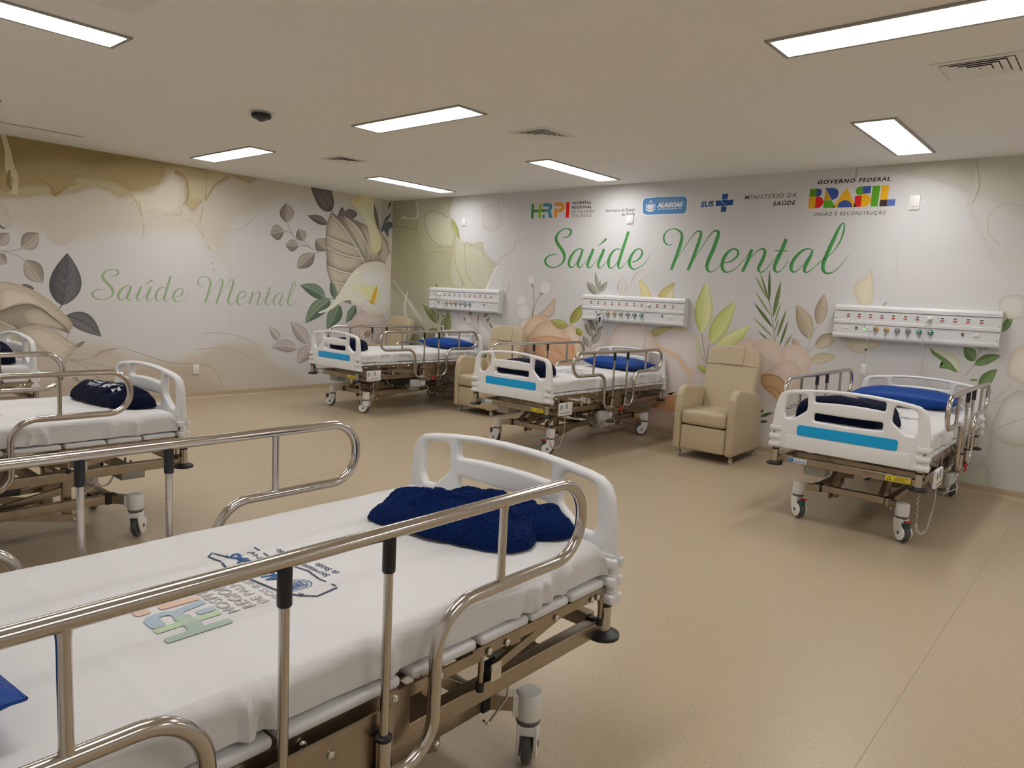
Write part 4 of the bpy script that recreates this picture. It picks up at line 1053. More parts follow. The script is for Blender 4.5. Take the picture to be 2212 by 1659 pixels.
        fs = [(r * N + i, r * N + (i + 1) % N, (r + 1) * N + (i + 1) % N, (r + 1) * N + i) for r in range(2) for i in range(N)] + [(2 * N + i, 2 * N + (i + 1) % N, 3 * N) for i in range(N)]
        s.push(pts2, fs, cols)
        if outline: s.stroke(K, [tuple(r) for r in rim[::3]] + [tuple(rim[0])], outline[1], outline[0])
    def flat(s, K, pts, col, rad=0):
        if rad: pts = rounded(pts, rad, 3)
        f = geometry.tessellate_polygon([[Vector((p[0], p[1], 0)) for p in pts]])
        s.push([s.pt(K, p) for p in pts], [list(t) for t in f], [s.col(col)] * len(pts))
    def text(s, K, body, tl, tr, br, bl_, col, bold=0, shear=0, space=1.0):
        vs, fs, _ = textmesh(body, bold, shear, space); pts = []
        for u, v in vs:
            top = Vector(tl).lerp(Vector(tr), u); bot = Vector(bl_).lerp(Vector(br), u); pts.append(s.pt(K, bot.lerp(top, v)))
        s.push(pts, fs, [s.col(col)] * len(pts))
    def build(s, parent, name, label):
        G = len(s.gv); V = list(map(tuple, s.gv)) + s.v; F = s.gf.tolist() + [[i + G for i in f] for f in s.f]
        me = bpy.data.meshes.new(name); me.from_pydata(V, [], F); me.materials.append(M['paint'])
        ca = me.color_attributes.new('Col', 'FLOAT_COLOR', 'POINT')
        cc = np.concatenate([np.concatenate([s.gc, np.ones((G, 1))], 1), np.array(s.c)]); ca.data.foreach_set('color', cc.astype(np.float32).ravel())
        me.update(); o = bpy.data.objects.new(name, me); COL.objects.link(o); o.parent = parent; o['label'] = label
        # make every face look into the room
        bm = bmesh.new(); bm.from_mesh(me); bad = [f for f in bm.faces if (f.normal.y > 0 if s.wall == 'back' else f.normal.x < 0)]
        bmesh.ops.reverse_faces(bm, faces=bad); bm.to_mesh(me); bm.free()
        return o

# ---- handwriting "Saude Mental": strokes with their widths
KA = (5.267, 1120, 360); KB = (4.254, 1480, 360)
def b2a(p): return tuple([(KB[1] + p[0] / KB[0] - KA[1]) * KA[0], (KB[2] + p[1] / KB[0] - KA[2]) * KA[0]] + ([p[2] * KA[0] / KB[0]] if len(p) > 2 else []))
SCRIPT = [
 [(500, 808, 6), (560, 798, 14), (597, 755, 24), (592, 722, 22), (560, 707, 14), (520, 710, 12), (465, 745, 18), (430, 805, 32), (442, 865, 36), (482, 925, 36), (517, 985, 36), (524, 1040, 28), (505, 1090, 20), (465, 1125, 14), (410, 1146, 10), (355, 1141, 18), (314, 1108, 26), (304, 1068, 24), (330, 1025, 16), (380, 1002, 12), (440, 1000, 6)],
 [(738, 950, 10), (700, 934, 12), (652, 955, 18), (605, 1010, 28), (577, 1080, 32), (580, 1128, 26), (605, 1146, 14), (645, 1118, 8), (695, 1035, 6), (730, 965, 6)],
 [(733, 935, 20), (715, 1000, 28), (682, 1085, 32), (678, 1128, 26), (698, 1148, 14), (730, 1120, 6), (790, 1040, 4), (850, 945, 5)],
 [(852, 934, 28), (830, 1000, 32), (795, 1085, 32), (788, 1128, 26), (808, 1152, 12), (850, 1115, 6), (920, 1020, 4), (970, 945, 5)],
 [(975, 934, 28), (952, 1000, 32), (915, 1085, 32), (908, 1128, 26), (928, 1155, 12), (970, 1122, 6), (1030, 1040, 4)],
 [(905, 903, 4), (955, 862, 18), (992, 828, 28), (1000, 820, 20)],
 [(1170, 945, 8), (1130, 936, 12), (1085, 958, 20), (1042, 1020, 30), (1025, 1095, 34), (1038, 1150, 18), (1080, 1142, 8), (1130, 1075, 6), (1172, 985, 4)],
 [(1252, 738, 30), (1225, 830, 32), (1190, 935, 34), (1145, 1080, 34), (1136, 1130, 26), (1157, 1161, 12), (1200, 1120, 6), (1262, 1045, 4)],
 [(1285, 1088, 8), (1340, 1072, 14), (1388, 1030, 22), (1408, 975, 22), (1388, 940, 14), (1342, 946, 18), (1290, 1005, 30), (1262, 1085, 36), (1280, 1146, 26), (1325, 1167, 12), (1395, 1132, 8), (1455, 1075, 6), (1503, 988, 3)],
 [(1755, 880, 5), (1712, 893, 10), (1667, 865, 20), (1652, 802, 22), (1682, 742, 14), (1742, 708, 10), (1800, 714, 16), (1848, 748, 26), (1862, 805, 34), (1840, 900, 40), (1795, 1030, 36), (1738, 1175, 32)],
 [(1770, 1080, 6), (1850, 980, 6), (1950, 830, 8), (2010, 755, 12), (2050, 733, 18), (2078, 752, 28), (2062, 830, 38), (2030, 925, 38), (1985, 1045, 36), (1928, 1182, 32)],
 [b2a(p) for p in [(62, 880, 5), (120, 790, 6), (200, 670, 8), (255, 600, 12), (288, 588, 20), (308, 605, 28), (298, 655, 34), (262, 755, 36), (212, 870, 34), (202, 935, 28), (232, 968, 12), (280, 945, 6), (345, 878, 4)]],
 [b2a(p) for p in [(350, 886, 8), (415, 872, 12), (472, 830, 20), (488, 785, 22), (460, 758, 14), (410, 772, 20), (360, 835, 30), (340, 910, 32), (358, 958, 22), (400, 968, 10), (470, 930, 7), (545, 850, 5), (605, 762, 5)]],
 [b2a(p) for p in [(615, 760, 28), (590, 830, 32), (560, 900, 30), (527, 965, 28)]],
 [b2a(p) for p in [(555, 905, 5), (620, 820, 6), (675, 768, 10), (712, 756, 18), (735, 775, 26), (722, 835, 32), (690, 900, 32), (674, 945, 26), (700, 970, 12), (750, 935, 7), (820, 850, 5), (868, 780, 4)]],
 [b2a(p) for p in [(930, 665, 32), (905, 730, 34), (870, 810, 34), (828, 900, 34), (822, 945, 28), (848, 970, 12), (890, 945, 7), (950, 865, 5)]],
 [b2a(p) for p in [(827, 773, 10), (942, 773, 10)]],
 [b2a(p) for p in [(1180, 768, 8), (1130, 756, 12), (1075, 775, 20), (1010, 840, 30), (975, 915, 34), (988, 965, 20), (1030, 955, 8), (1095, 885, 5), (1165, 785, 5)]],
 [b2a(p) for p in [(1172, 770, 16), (1150, 830, 28), (1105, 915, 34), (1098, 962, 24), (1135, 965, 10), (1205, 905, 5), (1285, 822, 4)]],
 [b2a(p) for p in [(1210, 905, 4), (1300, 838, 5), (1370, 770, 8), (1425, 685, 14), (1455, 600, 18), (1463, 535, 12), (1448, 520, 10), (1418, 560, 22), (1370, 660, 34), (1310, 790, 36), (1272, 890, 36), (1270, 950, 32), (1305, 980, 20), (1360, 968, 10), (1430, 908, 7), (1508, 805, 3)]]]
K1 = (2.861, 0, 280); K2 = (3.317, 420, 360); K3 = (3.606, 840, 400); K4 = (4.424, 1140, 580); K5 = (3.19, 1560, 560); K6 = (10.533, 1740, 370); K7 = (18.433, 1380, 400)

# ================================================================= back wall
B = Mural('back'); PK = lambda s, p: s.pt(*p)
P0 = (1, 0, 0)
B.grid(0, 10.6, .078, RH, .025, (195, 194, 195), [
    (K3, [(15, 60), (520, 60), (470, 255), (520, 390), (560, 440), (720, 450), (745, 530), (830, 605), (770, 780), (700, 900), (480, 1000), (480, 1250), (15, 1250)], (176, 173, 150), .95, .05, 0),
    (K3, [(15, 60), (210, 60), (215, 300), (250, 520), (300, 700), (280, 1000), (15, 800)], (158, 153, 130), .8, .10, 0),
    (K3, [(15, 200), (215, 330), (470, 520), (470, 800), (300, 800), (100, 700), (15, 700)], (165, 163, 128), .5, .08, 0),
    (K3, [(285, 240), (330, 195), (400, 215), (480, 270), (500, 400), (495, 480), (420, 480), (350, 440), (300, 370)], (190, 188, 165), .7, .03, .3),
    (K3, [(525, 425), (600, 465), (700, 480), (740, 545), (830, 612), (760, 790), (690, 800), (600, 800), (510, 790), (480, 700), (510, 540)], (188, 186, 165), .8, .03, .25),
    (K3, [(730, 180), (850, 160), (880, 300), (800, 370), (740, 330)], (190, 185, 182), .7, .05, .3),
    (K3, [(490, 990), (720, 1000), (850, 1080), (930, 1180), (800, 1400), (560, 1300)], (205, 198, 196), .9, .04, .2),
    (P0, [(1855, 350), (2230, 320), (2230, 480), (2150, 430), (2060, 400), (1990, 380), (1900, 365)], (178, 176, 160), .8, .05, .3),
    (P0, [(2110, 330), (2230, 325), (2230, 620), (2140, 560), (2090, 420)], (192, 192, 184), .6, .06, .3),
    (P0, [(1900, 560), (2230, 560), (2230, 1100), (2080, 1080), (2060, 900), (1980, 760)], (200, 200, 197), .7, .08, 0),
    (P0, [(1640, 780), (2212, 800), (2212, 1100), (1640, 990)], (196, 188, 183), .6, .08, 0),
    (P0, [(1180, 720), (1640, 720), (1640, 1000), (1180, 900)], (198, 184, 176), .7, .08, 0)])
OL = (160, 158, 112)
# cracked marble veins at the left
for pts, w, c in [([(222, 262), (214, 340), (238, 430), (246, 500), (275, 545), (312, 546), (350, 515), (420, 526), (492, 508)], 8, OL), ([(500, 482), (430, 480), (345, 492)], 9, OL),
    ([(275, 300), (285, 232), (330, 196), (400, 216), (472, 256)], 5, (140, 138, 112)), ([(275, 292), (300, 370), (350, 440), (420, 480)], 6, (150, 148, 112)), ([(45, 318), (120, 325), (215, 352)], 8, (140, 134, 105)),
    ([(40, 355), (130, 362), (225, 385)], 6, (158, 152, 128)), ([(522, 385), (500, 500), (470, 620), (475, 720), (496, 792)], 7, OL), ([(510, 520), (525, 640), (562, 720), (580, 780)], [4, 6, 8, 18], (158, 158, 118)),
    ([(588, 450), (595, 570), (612, 700), (690, 806)], 5, (160, 158, 122)), ([(620, 480), (688, 590), (697, 700), (690, 760)], 4, (172, 168, 148)), ([(668, 460), (722, 450), (730, 490)], 10, (168, 166, 128)),
    ([(728, 490), (742, 560), (790, 604), (832, 605)], 3, (150, 142, 132)), ([(832, 605), (862, 578), (930, 535), (972, 500), (1002, 440), (1076, 415)], [8, 5, 9, 7, 6, 4], (178, 172, 166)), ([(1025, 350), (985, 440), (965, 510)], 7, (188, 182, 178)),
    ([(852, 612), (805, 710), (757, 812)], [8, 14, 16], (214, 208, 202)), ([(212, 128), (228, 180), (222, 255)], [10, 12, 22], (206, 202, 192)), ([(488, 118), (468, 190), (478, 252)], [3, 5, 9], (168, 162, 148)),
    ([(95, 262), (120, 250), (160, 262), (225, 258)], [14, 28, 8, 12], (194, 190, 180)), ([(125, 130), (100, 180), (60, 235)], 4, (150, 145, 125)), ([(738, 320), (752, 335), (762, 362)], [3, 8, 3], (172, 165, 160)),
    ([(32, 735), (100, 830), (160, 915), (215, 1000), (262, 1070)], [5, 9, 22, 26, 10], (200, 196, 186)), ([(60, 1000), (90, 940), (105, 890)], 4, (170, 165, 148)), ([(130, 1030), (125, 930), (150, 810)], [22, 20, 3], (208, 202, 196)),
    ([(895, 175), (890, 130), (920, 112), (945, 135), (952, 175)], 4, (178, 172, 166)), ([(790, 640), (850, 620), (862, 590)], 4, (150, 145, 135))]: B.stroke(K3, pts, w, c)
B.leaf(K3, (485, 255), (552, 428), 21, (168, 170, 118), (150, 152, 100), 0, None)
for x, y in ((608, 452), (645, 464), (580, 770)): B.blob(K3, [(x - 14, y), (x, y - 7), (x + 14, y + 2), (x, y + 8)], (165, 165, 120))
for a, b_, hw in (((1030, 560), (1030, 760), 0),): pass
# green leaves below the first panel, white lilies
G1, G2 = (138, 145, 100), (108, 118, 72)
B.leaf(K3, (383, 1082), (264, 928), 30, G1, G2, 8, (160, 165, 120)); B.leaf(K3, (430, 1180), (465, 985), 42, G1, G2, 0, (160, 165, 120)); B.leaf(K3, (380, 1060), (365, 985), 16, G2, G1, 0, None); B.leaf(K3, (455, 1180), (480, 1010), 18, (160, 165, 110), G1, 0, None)
B.blob(K3, [(300, 1150), (330, 1112), (372, 1118), (392, 1150), (380, 1200), (310, 1200)], (132, 128, 100), (118, 118, 90)); B.leaf(K3, (378, 800), (366, 764), 8, G1, G2, 0, None)
WL = (214, 208, 206)
for pts in ([(510, 1090), (590, 1065), (650, 1090), (690, 1150), (620, 1200), (540, 1200)], [(690, 1000), (740, 1080), (800, 1140), (830, 1250), (750, 1280), (700, 1180)], [(760, 1100), (830, 1060), (880, 1110), (900, 1200), (840, 1200)], [(540, 1010), (600, 1000), (660, 1060), (600, 1080)],
            [(900, 1120), (960, 1080), (1000, 1130), (960, 1220), (900, 1200)], [(1010, 1080), (1080, 1040), (1120, 1090), (1060, 1150)]):
    B.blob(K3, pts, WL, (192, 184, 180), outline=((176, 168, 162), 2.5))
for a, b_, hw in (((622, 985), (650, 1018), 12), ((735, 1030), (775, 1000), 12), ((760, 1070), (785, 1030), 11), ((700, 1005), (694, 1075), 5), ((580, 1020), (600, 1065), 7), ((810, 1120), (780, 1070), 8)): B.leaf(K3, a, b_, hw, (148, 146, 108), (128, 126, 92), 0, None)
B.leaf(K3, (802, 1180), (852, 1215), 0.1, G1); B.blob(K3, [(800, 1180), (855, 1220), (840, 1300), (800, 1290)], (172, 188, 120), (155, 172, 100)); B.blob(K3, [(750, 1310), (800, 1290), (800, 1365), (755, 1360)], (135, 150, 90))
for pts, w in (([(885, 1050), (872, 900), (890, 750), (922, 640)], 3), ([(880, 1000), (900, 900), (945, 740)], 3), ([(905, 880), (925, 830), (942, 760)], 7), ([(850, 860), (860, 1000), (905, 1110)], 3)): B.stroke(K3, pts, w, (184, 176, 172))
for cx_, cy_, rx, ry in ((1110, 735, 29, 46), (1216, 796, 47, 57), (1035, 905, 42, 52), (1052, 985, 55, 62)):
    ring = [(cx_ + rx * math.cos(a * PI / 5), cy_ + ry * math.sin(a * PI / 5)) for a in range(10)]; B.blob(K3, ring, (212, 207, 206), (200, 194, 192), outline=((180, 173, 170), 2))
    B.stroke(K3, [(cx_ - rx * .6, cy_ - ry * .5), (cx_ - rx * .1, cy_ - ry * .1), (cx_ + rx * .7, cy_ - ry * .5)], 2, (186, 180, 176))
for pts in ([(1124, 778), (1131, 900), (1113, 1035)], [(1188, 850), (1142, 925), (1118, 1035)]): B.stroke(K3, pts, 5, (140, 128, 120))
for a, b_ in (((1110, 768), (1128, 800)), ((1170, 848), (1204, 846))): B.stroke(K3, [a, b_], 8, (130, 115, 100))
# peach flowers
PE, PE2 = (214, 192, 170), (196, 166, 138)
B.blob(K4, [(105, 445), (180, 370), (258, 285), (262, 360), (245, 440), (190, 475)], (196, 178, 164), (170, 148, 132))
B.blob(K4, [(-160, 760), (-60, 600), (0, 500), (100, 440), (205, 490), (140, 560), (60, 620), (-40, 760)], (212, 192, 166), PE2)
B.blob(K4, [(-60, 760), (30, 620), (90, 540), (200, 500), (290, 520), (345, 590), (440, 650), (480, 760), (460, 900), (200, 900)], PE, PE2, outline=((182, 150, 122), 3))
B.blob(K4, [(345, 590), (400, 530), (445, 548), (500, 640), (520, 760), (500, 880), (450, 860), (430, 700)], (214, 198, 180), (192, 170, 148))
B.blob(K4, [(40, 700), (90, 650), (180, 640), (300, 655), (420, 690), (455, 800), (420, 900), (100, 900)], (210, 172, 142), (200, 150, 115))
for k in range(4): B.stroke(K4, [(60 + k * 22, 900), (70 + k * 30, 780), (150 + k * 25, 705 + k * 22), (260 + k * 12, 720 + k * 28), (300 + k * 22, 800 + k * 20), (380, 880)], 5, (188, 140, 105))
B.leaf(K4, (392, 548), (212, 488), 44, (182, 178, 118), (160, 155, 88), -12, (140, 138, 80)); B.leaf(K4, (405, 527), (516, 343), 46, (170, 166, 92), (148, 142, 70), 10, (130, 125, 60)); B.leaf(K4, (522, 640), (468, 562), 30, (175, 172, 80), (140, 142, 60), -8, None)
GR, GR2 = (158, 158, 142), (130, 130, 116)
B.stroke(K4, [(598, 765), (640, 620), (672, 470), (676, 235)], 5, (120, 116, 108))
for a, b_, hw in (((622, 656), (545, 518), 28), ((642, 600), (580, 480), 22), ((645, 612), (730, 548), 17), ((612, 722), (702, 598), 36), ((586, 752), (528, 638), 27), ((640, 540), (700, 490), 14), ((662, 252), (566, 128), 35), ((680, 215), (643, 28), 17), ((676, 236), (767, 123), 25), ((680, 240), (697, 100), 10)):
    B.leaf(K4, a, b_, hw, GR if hw != 22 else (125, 120, 108), GR2, 0, (185, 182, 170), 2.5)
B.leaf(K4, (992, 162), (1116, -2), 42, (208, 203, 202), (200, 194, 193), 0, (190, 184, 182)); B.leaf(K4, (895, 262), (906, 72), 46, (204, 197, 195), (200, 192, 188), 0, None); B.stroke(K4, [(940, 250), (992, 162)], 3, (185, 178, 175))
B.blob(K4, [(1062, 112), (1110, 130), (1158, 200), (1186, 280), (1090, 275), (1075, 200)], (205, 196, 150), (188, 178, 128)); B.blob(K4, [(1250, 285), (1272, 215), (1340, 165), (1408, 136), (1385, 205), (1395, 290)], (190, 178, 122), (165, 150, 95)); B.blob(K4, [(1318, 285), (1345, 220), (1385, 190), (1392, 288)], (205, 198, 158))
B.blob(K4, [(780, 770), (800, 630), (850, 560), (940, 530), (1080, 530), (1170, 590), (1225, 690), (1235, 790), (1000, 820)], (214, 202, 192), (200, 180, 165), outline=((190, 170, 152), 3))
B.blob(K4, [(1180, 588), (1290, 555), (1385, 562), (1300, 610), (1212, 652)], (182, 172, 120), (160, 150, 100)); B.blob(K4, [(1380, 570), (1480, 556), (1540, 612), (1400, 604)], (204, 204, 160), (196, 194, 150))
# white flower with the orange rim
B.blob(K4, [(1228, 680), (1300, 622), (1420, 588), (1540, 600), (1618, 670), (1640, 800), (1610, 1000), (1540, 960), (1440, 840), (1300, 780), (1245, 755)], (212, 203, 200), (200, 188, 184))
B.blob(K4, [(1240, 770), (1340, 785), (1440, 860), (1530, 980), (1565, 1060), (1515, 1190), (1400, 1215), (1310, 1150), (1280, 900)], (214, 204, 199), (200, 182, 170))
B.stroke(K4, [(1225, 690, 6), (1262, 752, 20), (1340, 782, 14), (1432, 850, 18), (1512, 948, 16), (1556, 1000, 22), (1588, 1004, 5)], 1, ((228, 172, 108), (238, 200, 150)))
B.stroke(K4, [(1560, 1010), (1545, 1100), (1500, 1190)], [22, 12, 4], (226, 196, 168)); B.stroke(K4, [(1330, 1010), (1420, 1060), (1470, 1110)], 4, (196, 182, 174))
B.blob(K4, [(1180, 1330), (1290, 1232), (1420, 1180), (1415, 1330), (1385, 1372), (1290, 1360)], (212, 160, 122), (186, 132, 98)); B.blob(K4, [(1090, 1330), (1200, 1330), (1380, 1378), (1384, 1535), (1240, 1515), (1100, 1480)], (206, 184, 174), (190, 164, 152))
B.blob(K4, [(880, 1400), (1000, 1330), (1100, 1340), (1100, 1480), (960, 1440)], (208, 178, 150), (190, 158, 130)); B.blob(K4, [(1300, 1150), (1400, 1215), (1420, 1180), (1290, 1235), (1220, 1200)], (210, 200, 194), (196, 184, 176))
# yellow-green leaves
YG, YG2 = (210, 210, 158), (188, 194, 124)
B.blob(K4, [(1600, 1010), (1640, 1000), (1700, 1010), (1720, 1100), (1700, 1230), (1560, 1200), (1560, 1080)], (210, 200, 196), (202, 190, 186))
B.leaf(K4, (1663, 617), (1708, 122), 88, YG, YG2, 0, (222, 220, 185), 4, .8); B.leaf(K4, (1748, 716), (1986, 314), 84, (202, 206, 140), (186, 194, 118), -10, (220, 220, 175), 4, .8); B.leaf(K4, (1780, 770), (2134, 540), 66, (198, 204, 132), (214, 214, 160), 12, (222, 220, 180), 4)
for pts in ([(1665, 620), (1688, 800), (1732, 955)], [(1745, 720), (1718, 800), (1732, 955)], [(1790, 765), (1740, 850), (1732, 955)], [(1655, 840), (1700, 890), (1732, 955)]): B.stroke(K4, pts, 5, (118, 108, 102))
B.leaf(K4, (1718, 1002), (1612, 922), 28, (182, 198, 120), (165, 182, 100), 6, None); B.leaf(K4, (1650, 835), (1612, 655), 16, (190, 198, 150), (200, 206, 170), 0, None)
# palm twig
B.stroke(K5, [(370, 585), (350, 450), (326, 300), (310, 250)], [6, 5, 4, 2], (120, 112, 104))
D1, D2, D3 = (112, 132, 84), (92, 114, 66), (148, 162, 112)
for a, b_, hw, c in (((330, 310), (260, 86), 7, D1), ((325, 292), (327, 72), 10, D2), ((352, 400), (406, 148), 15, D1), ((312, 275), (228, 112), 8, D3), ((337, 392), (223, 213), 7, D3), ((350, 472), (217, 297), 11, D2), ((360, 442), (409, 288), 6, D3),
                     ((375, 542), (444, 346), 10, D1), ((395, 602), (457, 418), 8, D2), ((356, 542), (209, 396), 7, D3), ((322, 562), (243, 492), 6, D1), ((428, 606), (484, 516), 8, D3), ((362, 500), (392, 400), 4, D1)):
    B.leaf(K5, a, b_, hw, c, tuple(v * .9 for v in c), 0, None)
BR, BR2 = (190, 178, 156), (166, 153, 130)
B.leaf(K5, (602, 552), (513, 308), 56, BR, BR2, 10, (208, 200, 184)); B.leaf(K5, (662, 458), (706, 236), 44, BR, BR2, 0, (208, 200, 184)); B.leaf(K5, (637, 607), (806, 520), 46, (198, 188, 166), BR2, -8, (214, 206, 190)); B.leaf(K5, (600, 700), (792, 672), 36, (200, 192, 168), (190, 180, 150), -6, None)
for pts in ([(580, 645), (604, 560), (650, 465)], [(580, 645), (637, 607)], [(430, 540), (520, 600)]): B.stroke(K5, pts, 5, (172, 160, 142))
B.leaf(K5, (530, 600), (480, 545), 22, BR, BR2, 0, None)
B.blob(K5, [(965, 325), (903, 225), (935, 150), (990, 122), (1024, 72), (1045, 140), (1040, 190), (1045, 250), (1012, 325)], (204, 197, 176), (190, 182, 158)); B.stroke(K5, [(975, 320), (985, 240), (1020, 110)], 3, (216, 212, 198)); B.leaf(K5, (1105, 328), (1142, 292), 10, (190, 188, 175), None, 0, None)
B.blob(K5, [(848, 560), (980, 560), (1105, 575), (1020, 630), (950, 657), (880, 620)], (204, 198, 180), (192, 184, 164)); B.stroke(K5, [(965, 565), (950, 620), (948, 652)], 3, (216, 210, 196))
# peach blooms behind the free-standing armchair
for pts in ([(60, 640), (130, 560), (220, 560), (260, 640), (260, 800), (100, 800)], [(400, 640), (440, 600), (500, 588), (560, 606), (612, 690), (600, 750), (540, 860), (450, 900), (400, 760)], [(180, 700), (205, 610), (260, 562), (330, 548), (390, 580), (425, 660), (430, 780), (380, 880), (270, 860)],
            [(300, 800), (380, 720), (470, 700), (540, 760), (520, 870), (440, 950), (360, 900)]):
    B.blob(K5, pts, (208, 192, 180), (198, 178, 162), outline=((188, 166, 150), 2.5))
B.stroke(K5, [(300, 640), (350, 700), (340, 780)], 3, (194, 172, 156)); B.stroke(K5, [(480, 640), (500, 720), (470, 800)], 3, (194, 172, 156)); B.stroke(K5, [(420, 850), (470, 800), (540, 790)], 3, (190, 166, 146))
B.blob(K5, [(270, 800), (330, 790), (400, 812), (440, 870), (430, 940), (400, 1000), (350, 940), (280, 880)], (194, 160, 122), (170, 134, 98)); B.stroke(K5, [(268, 840), (300, 880), (350, 880), (400, 930), (420, 980)], 7, (160, 124, 84)); B.stroke(K5, [(300, 815), (360, 812), (400, 850)], 4, (206, 178, 142))
B.blob(K5, [(250, 920), (330, 930), (400, 1000), (420, 1080), (370, 1200), (330, 1290), (240, 1280)], (208, 200, 194), (196, 184, 176))
for a, b_, hw in (((262, 1085), (352, 1055), 11), ((262, 1122), (316, 1116), 10), ((262, 1060), (286, 1034), 8)): B.leaf(K5, a, b_, hw, (92, 104, 72), (76, 88, 56), 0, None)
# green leaves and pale magnolias at the right
B.blob(K5, [(1434, 615), (1500, 618), (1580, 650), (1630, 700), (1648, 782), (1560, 740), (1490, 680)], (206, 206, 184), (190, 190, 160)); B.blob(K5, [(1434, 612), (1470, 640), (1560, 700), (1620, 778), (1560, 758), (1496, 746), (1520, 712), (1450, 655)], (112, 140, 88), (92, 122, 70))
for a, b_, hw, bd in (((1742, 702), (1664, 606), 42, 6), ((1738, 728), (1922, 664), 34, -8), ((1770, 905), (1898, 756), 42, -12), ((1925, 505), (2010, 378), 26, 0), ((1750, 985), (1805, 1022), 9, 0), ((1700, 830), (1775, 835), 8, 0)): B.leaf(K5, a, b_, hw, (122, 146, 96), (96, 124, 74), bd, (150, 165, 120), 2.5)
B.stroke(K5, [(1672, 803), (1740, 722), (1782, 612)], 4, (140, 130, 122))
for ring, c, e in (([(1905, 330), (1930, 265), (2000, 245), (2085, 270), (2085, 390), (2010, 412), (1935, 395)], (206, 206, 198), (186, 186, 174)), ([(1855, 1205), (1885, 1080), (1950, 960), (2060, 905), (2150, 960), (2150, 1240), (2000, 1290)], (208, 206, 200), (180, 176, 166)),
                   ([(1965, 790), (1980, 680), (2040, 605), (2150, 620), (2150, 860), (2030, 840)], (212, 204, 192), (192, 182, 168)), ([(1560, 1500), (1700, 1440), (1800, 1405), (1850, 1480), (1830, 1600), (1700, 1580)], (192, 192, 180), (182, 180, 168)),
                   ([(1700, 1000), (1800, 1080), (1850, 1250), (1800, 1400), (1700, 1400)], (204, 203, 198), (188, 186, 178))):
    B.blob(K5, ring, c, e, outline=((182, 178, 168), 2.5))
for pts in ([(1800, 1010), (1900, 950), (1990, 860)], [(1860, 1190), (1980, 1130), (2140, 1080)], [(1850, 1000), (1960, 960), (2080, 870)]): B.stroke(K5, pts, 5, (176, 172, 162))
for pts in ([(1120, 690), (1200, 640), (1300, 680), (1340, 770)], [(1340, 690), (1360, 620), (1420, 600)], [(1050, 760), (1100, 700), (1230, 660)]): B.stroke(K5, pts, 3, (190, 184, 178))
B.stroke(P0, [(2108, 345), (2116, 400), (2100, 440)], [2, 5, 2], (170, 160, 140)); B.stroke(P0, [(2212, 445), (2175, 440), (2140, 460), (2135, 500), (2160, 530)], 2.5, (178, 176, 168)); B.stroke(P0, [(1955, 502), (1942, 520), (1938, 560), (1940, 600)], 2, (186, 184, 180)); B.stroke(P0, [(1852, 360), (1848, 385)], 3, (160, 150, 135))
# headline and logos
for st_ in SCRIPT: B.stroke(KA, st_, 1, ((52, 120, 62), (84, 158, 90)))
BK, GY = (42, 36, 32), (98, 92, 90)
cm = dict(g1=(60, 128, 72), g2=(128, 176, 56), b1=(66, 132, 172), o1=(232, 140, 36), r1=(212, 34, 26))
for key, poly in HRPI_GLYPHS:
    q = [tuple(Vector((140, 591)).lerp(Vector((573, 580)), x / 4.02).lerp(Vector((150, 426)).lerp(Vector((582, 402)), x / 4.02), y / 1.6)) for x, y in poly]
    B.flat(KA, q, cm[key], 6)
B.text(KA, 'HOSPITAL', (616, 399), (834, 390), (831, 425), (613, 432), BK, .025); B.text(KA, 'REGIONAL', (613, 446), (838, 440), (836, 474), (610, 480), BK, .025)
B.text(KA, 'DE PALMEIRA', (609, 497), (870, 488), (868, 521), (606, 529), GY); B.text(KA, 'DOS ÍNDIOS', (608, 535), (832, 528), (830, 569), (605, 576), GY)
B.text(KA, 'Secretaria de Estado', (995, 485), (1328, 471), (1326, 505), (993, 518), BK, .005); B.text(KA, 'da Saúde', (1174, 525), (1325, 512), (1323, 556), (1171, 563), BK, .005)
B.flat(K7, [(130, 490), (1960, 400), (1915, 1160), (100, 1215)], (205, 214, 222), 170); B.flat(K7, [(172, 520), (1932, 436), (1888, 1130), (140, 1182)], (78, 128, 176), 150); B.blob(K7, [(600, 520), (1100, 480), (1700, 500), (1850, 800), (1500, 1000), (900, 900)], (104, 138, 182), (78, 128, 176))
WH = (226, 230, 236)
B.text(K7, 'ALAGOAS', (735, 708), (1762, 665), (1742, 856), (722, 896), WH, .045, .22); B.text(K7, 'G O V E R N O', (780, 928), (1686, 890), (1684, 955), (780, 992), (190, 208, 226), .03, .15)
B.flat(K7, [(350, 780), (605, 768), (582, 900), (535, 950), (460, 968), (365, 942), (330, 860)], WH, 25); B.stroke(K7, [(280, 945), (340, 990), (450, 1030), (560, 995), (645, 935)], [20, 50, 60, 50, 20], WH)
for pts in ([(380, 860), (470, 845), (570, 870)], [(390, 900), (470, 885), (560, 905)]): B.stroke(K7, pts, 10, (98, 134, 178))
B.stroke(K7, [(330, 700), (290, 800), (300, 900), (340, 960)], [8, 26, 26, 10], (190, 208, 226)); B.stroke(K7, [(600, 690), (650, 780), (640, 880), (600, 940)], [8, 26, 26, 10], (190, 208, 226)); B.stroke(K7, [(370, 700), (430, 660), (500, 655), (570, 690)], 16, (190, 208, 226)); B.stroke(K7, [(400, 740), (480, 700), (560, 740)], 14, (190, 208, 226)); B.flat(K7, [(455, 640), (480, 590), (515, 590), (500, 645)], WH)
SB = (36, 78, 140)
B.text(KB, 'SUS', (146, 321), (267, 314), (262, 367), (140, 375), SB, .04, .12)
B.flat(KB, [(343, 252), (396, 248), (376, 414), (327, 418)], SB); B.flat(KB, [(284, 313), (444, 302), (438, 353), (279, 362)], SB)
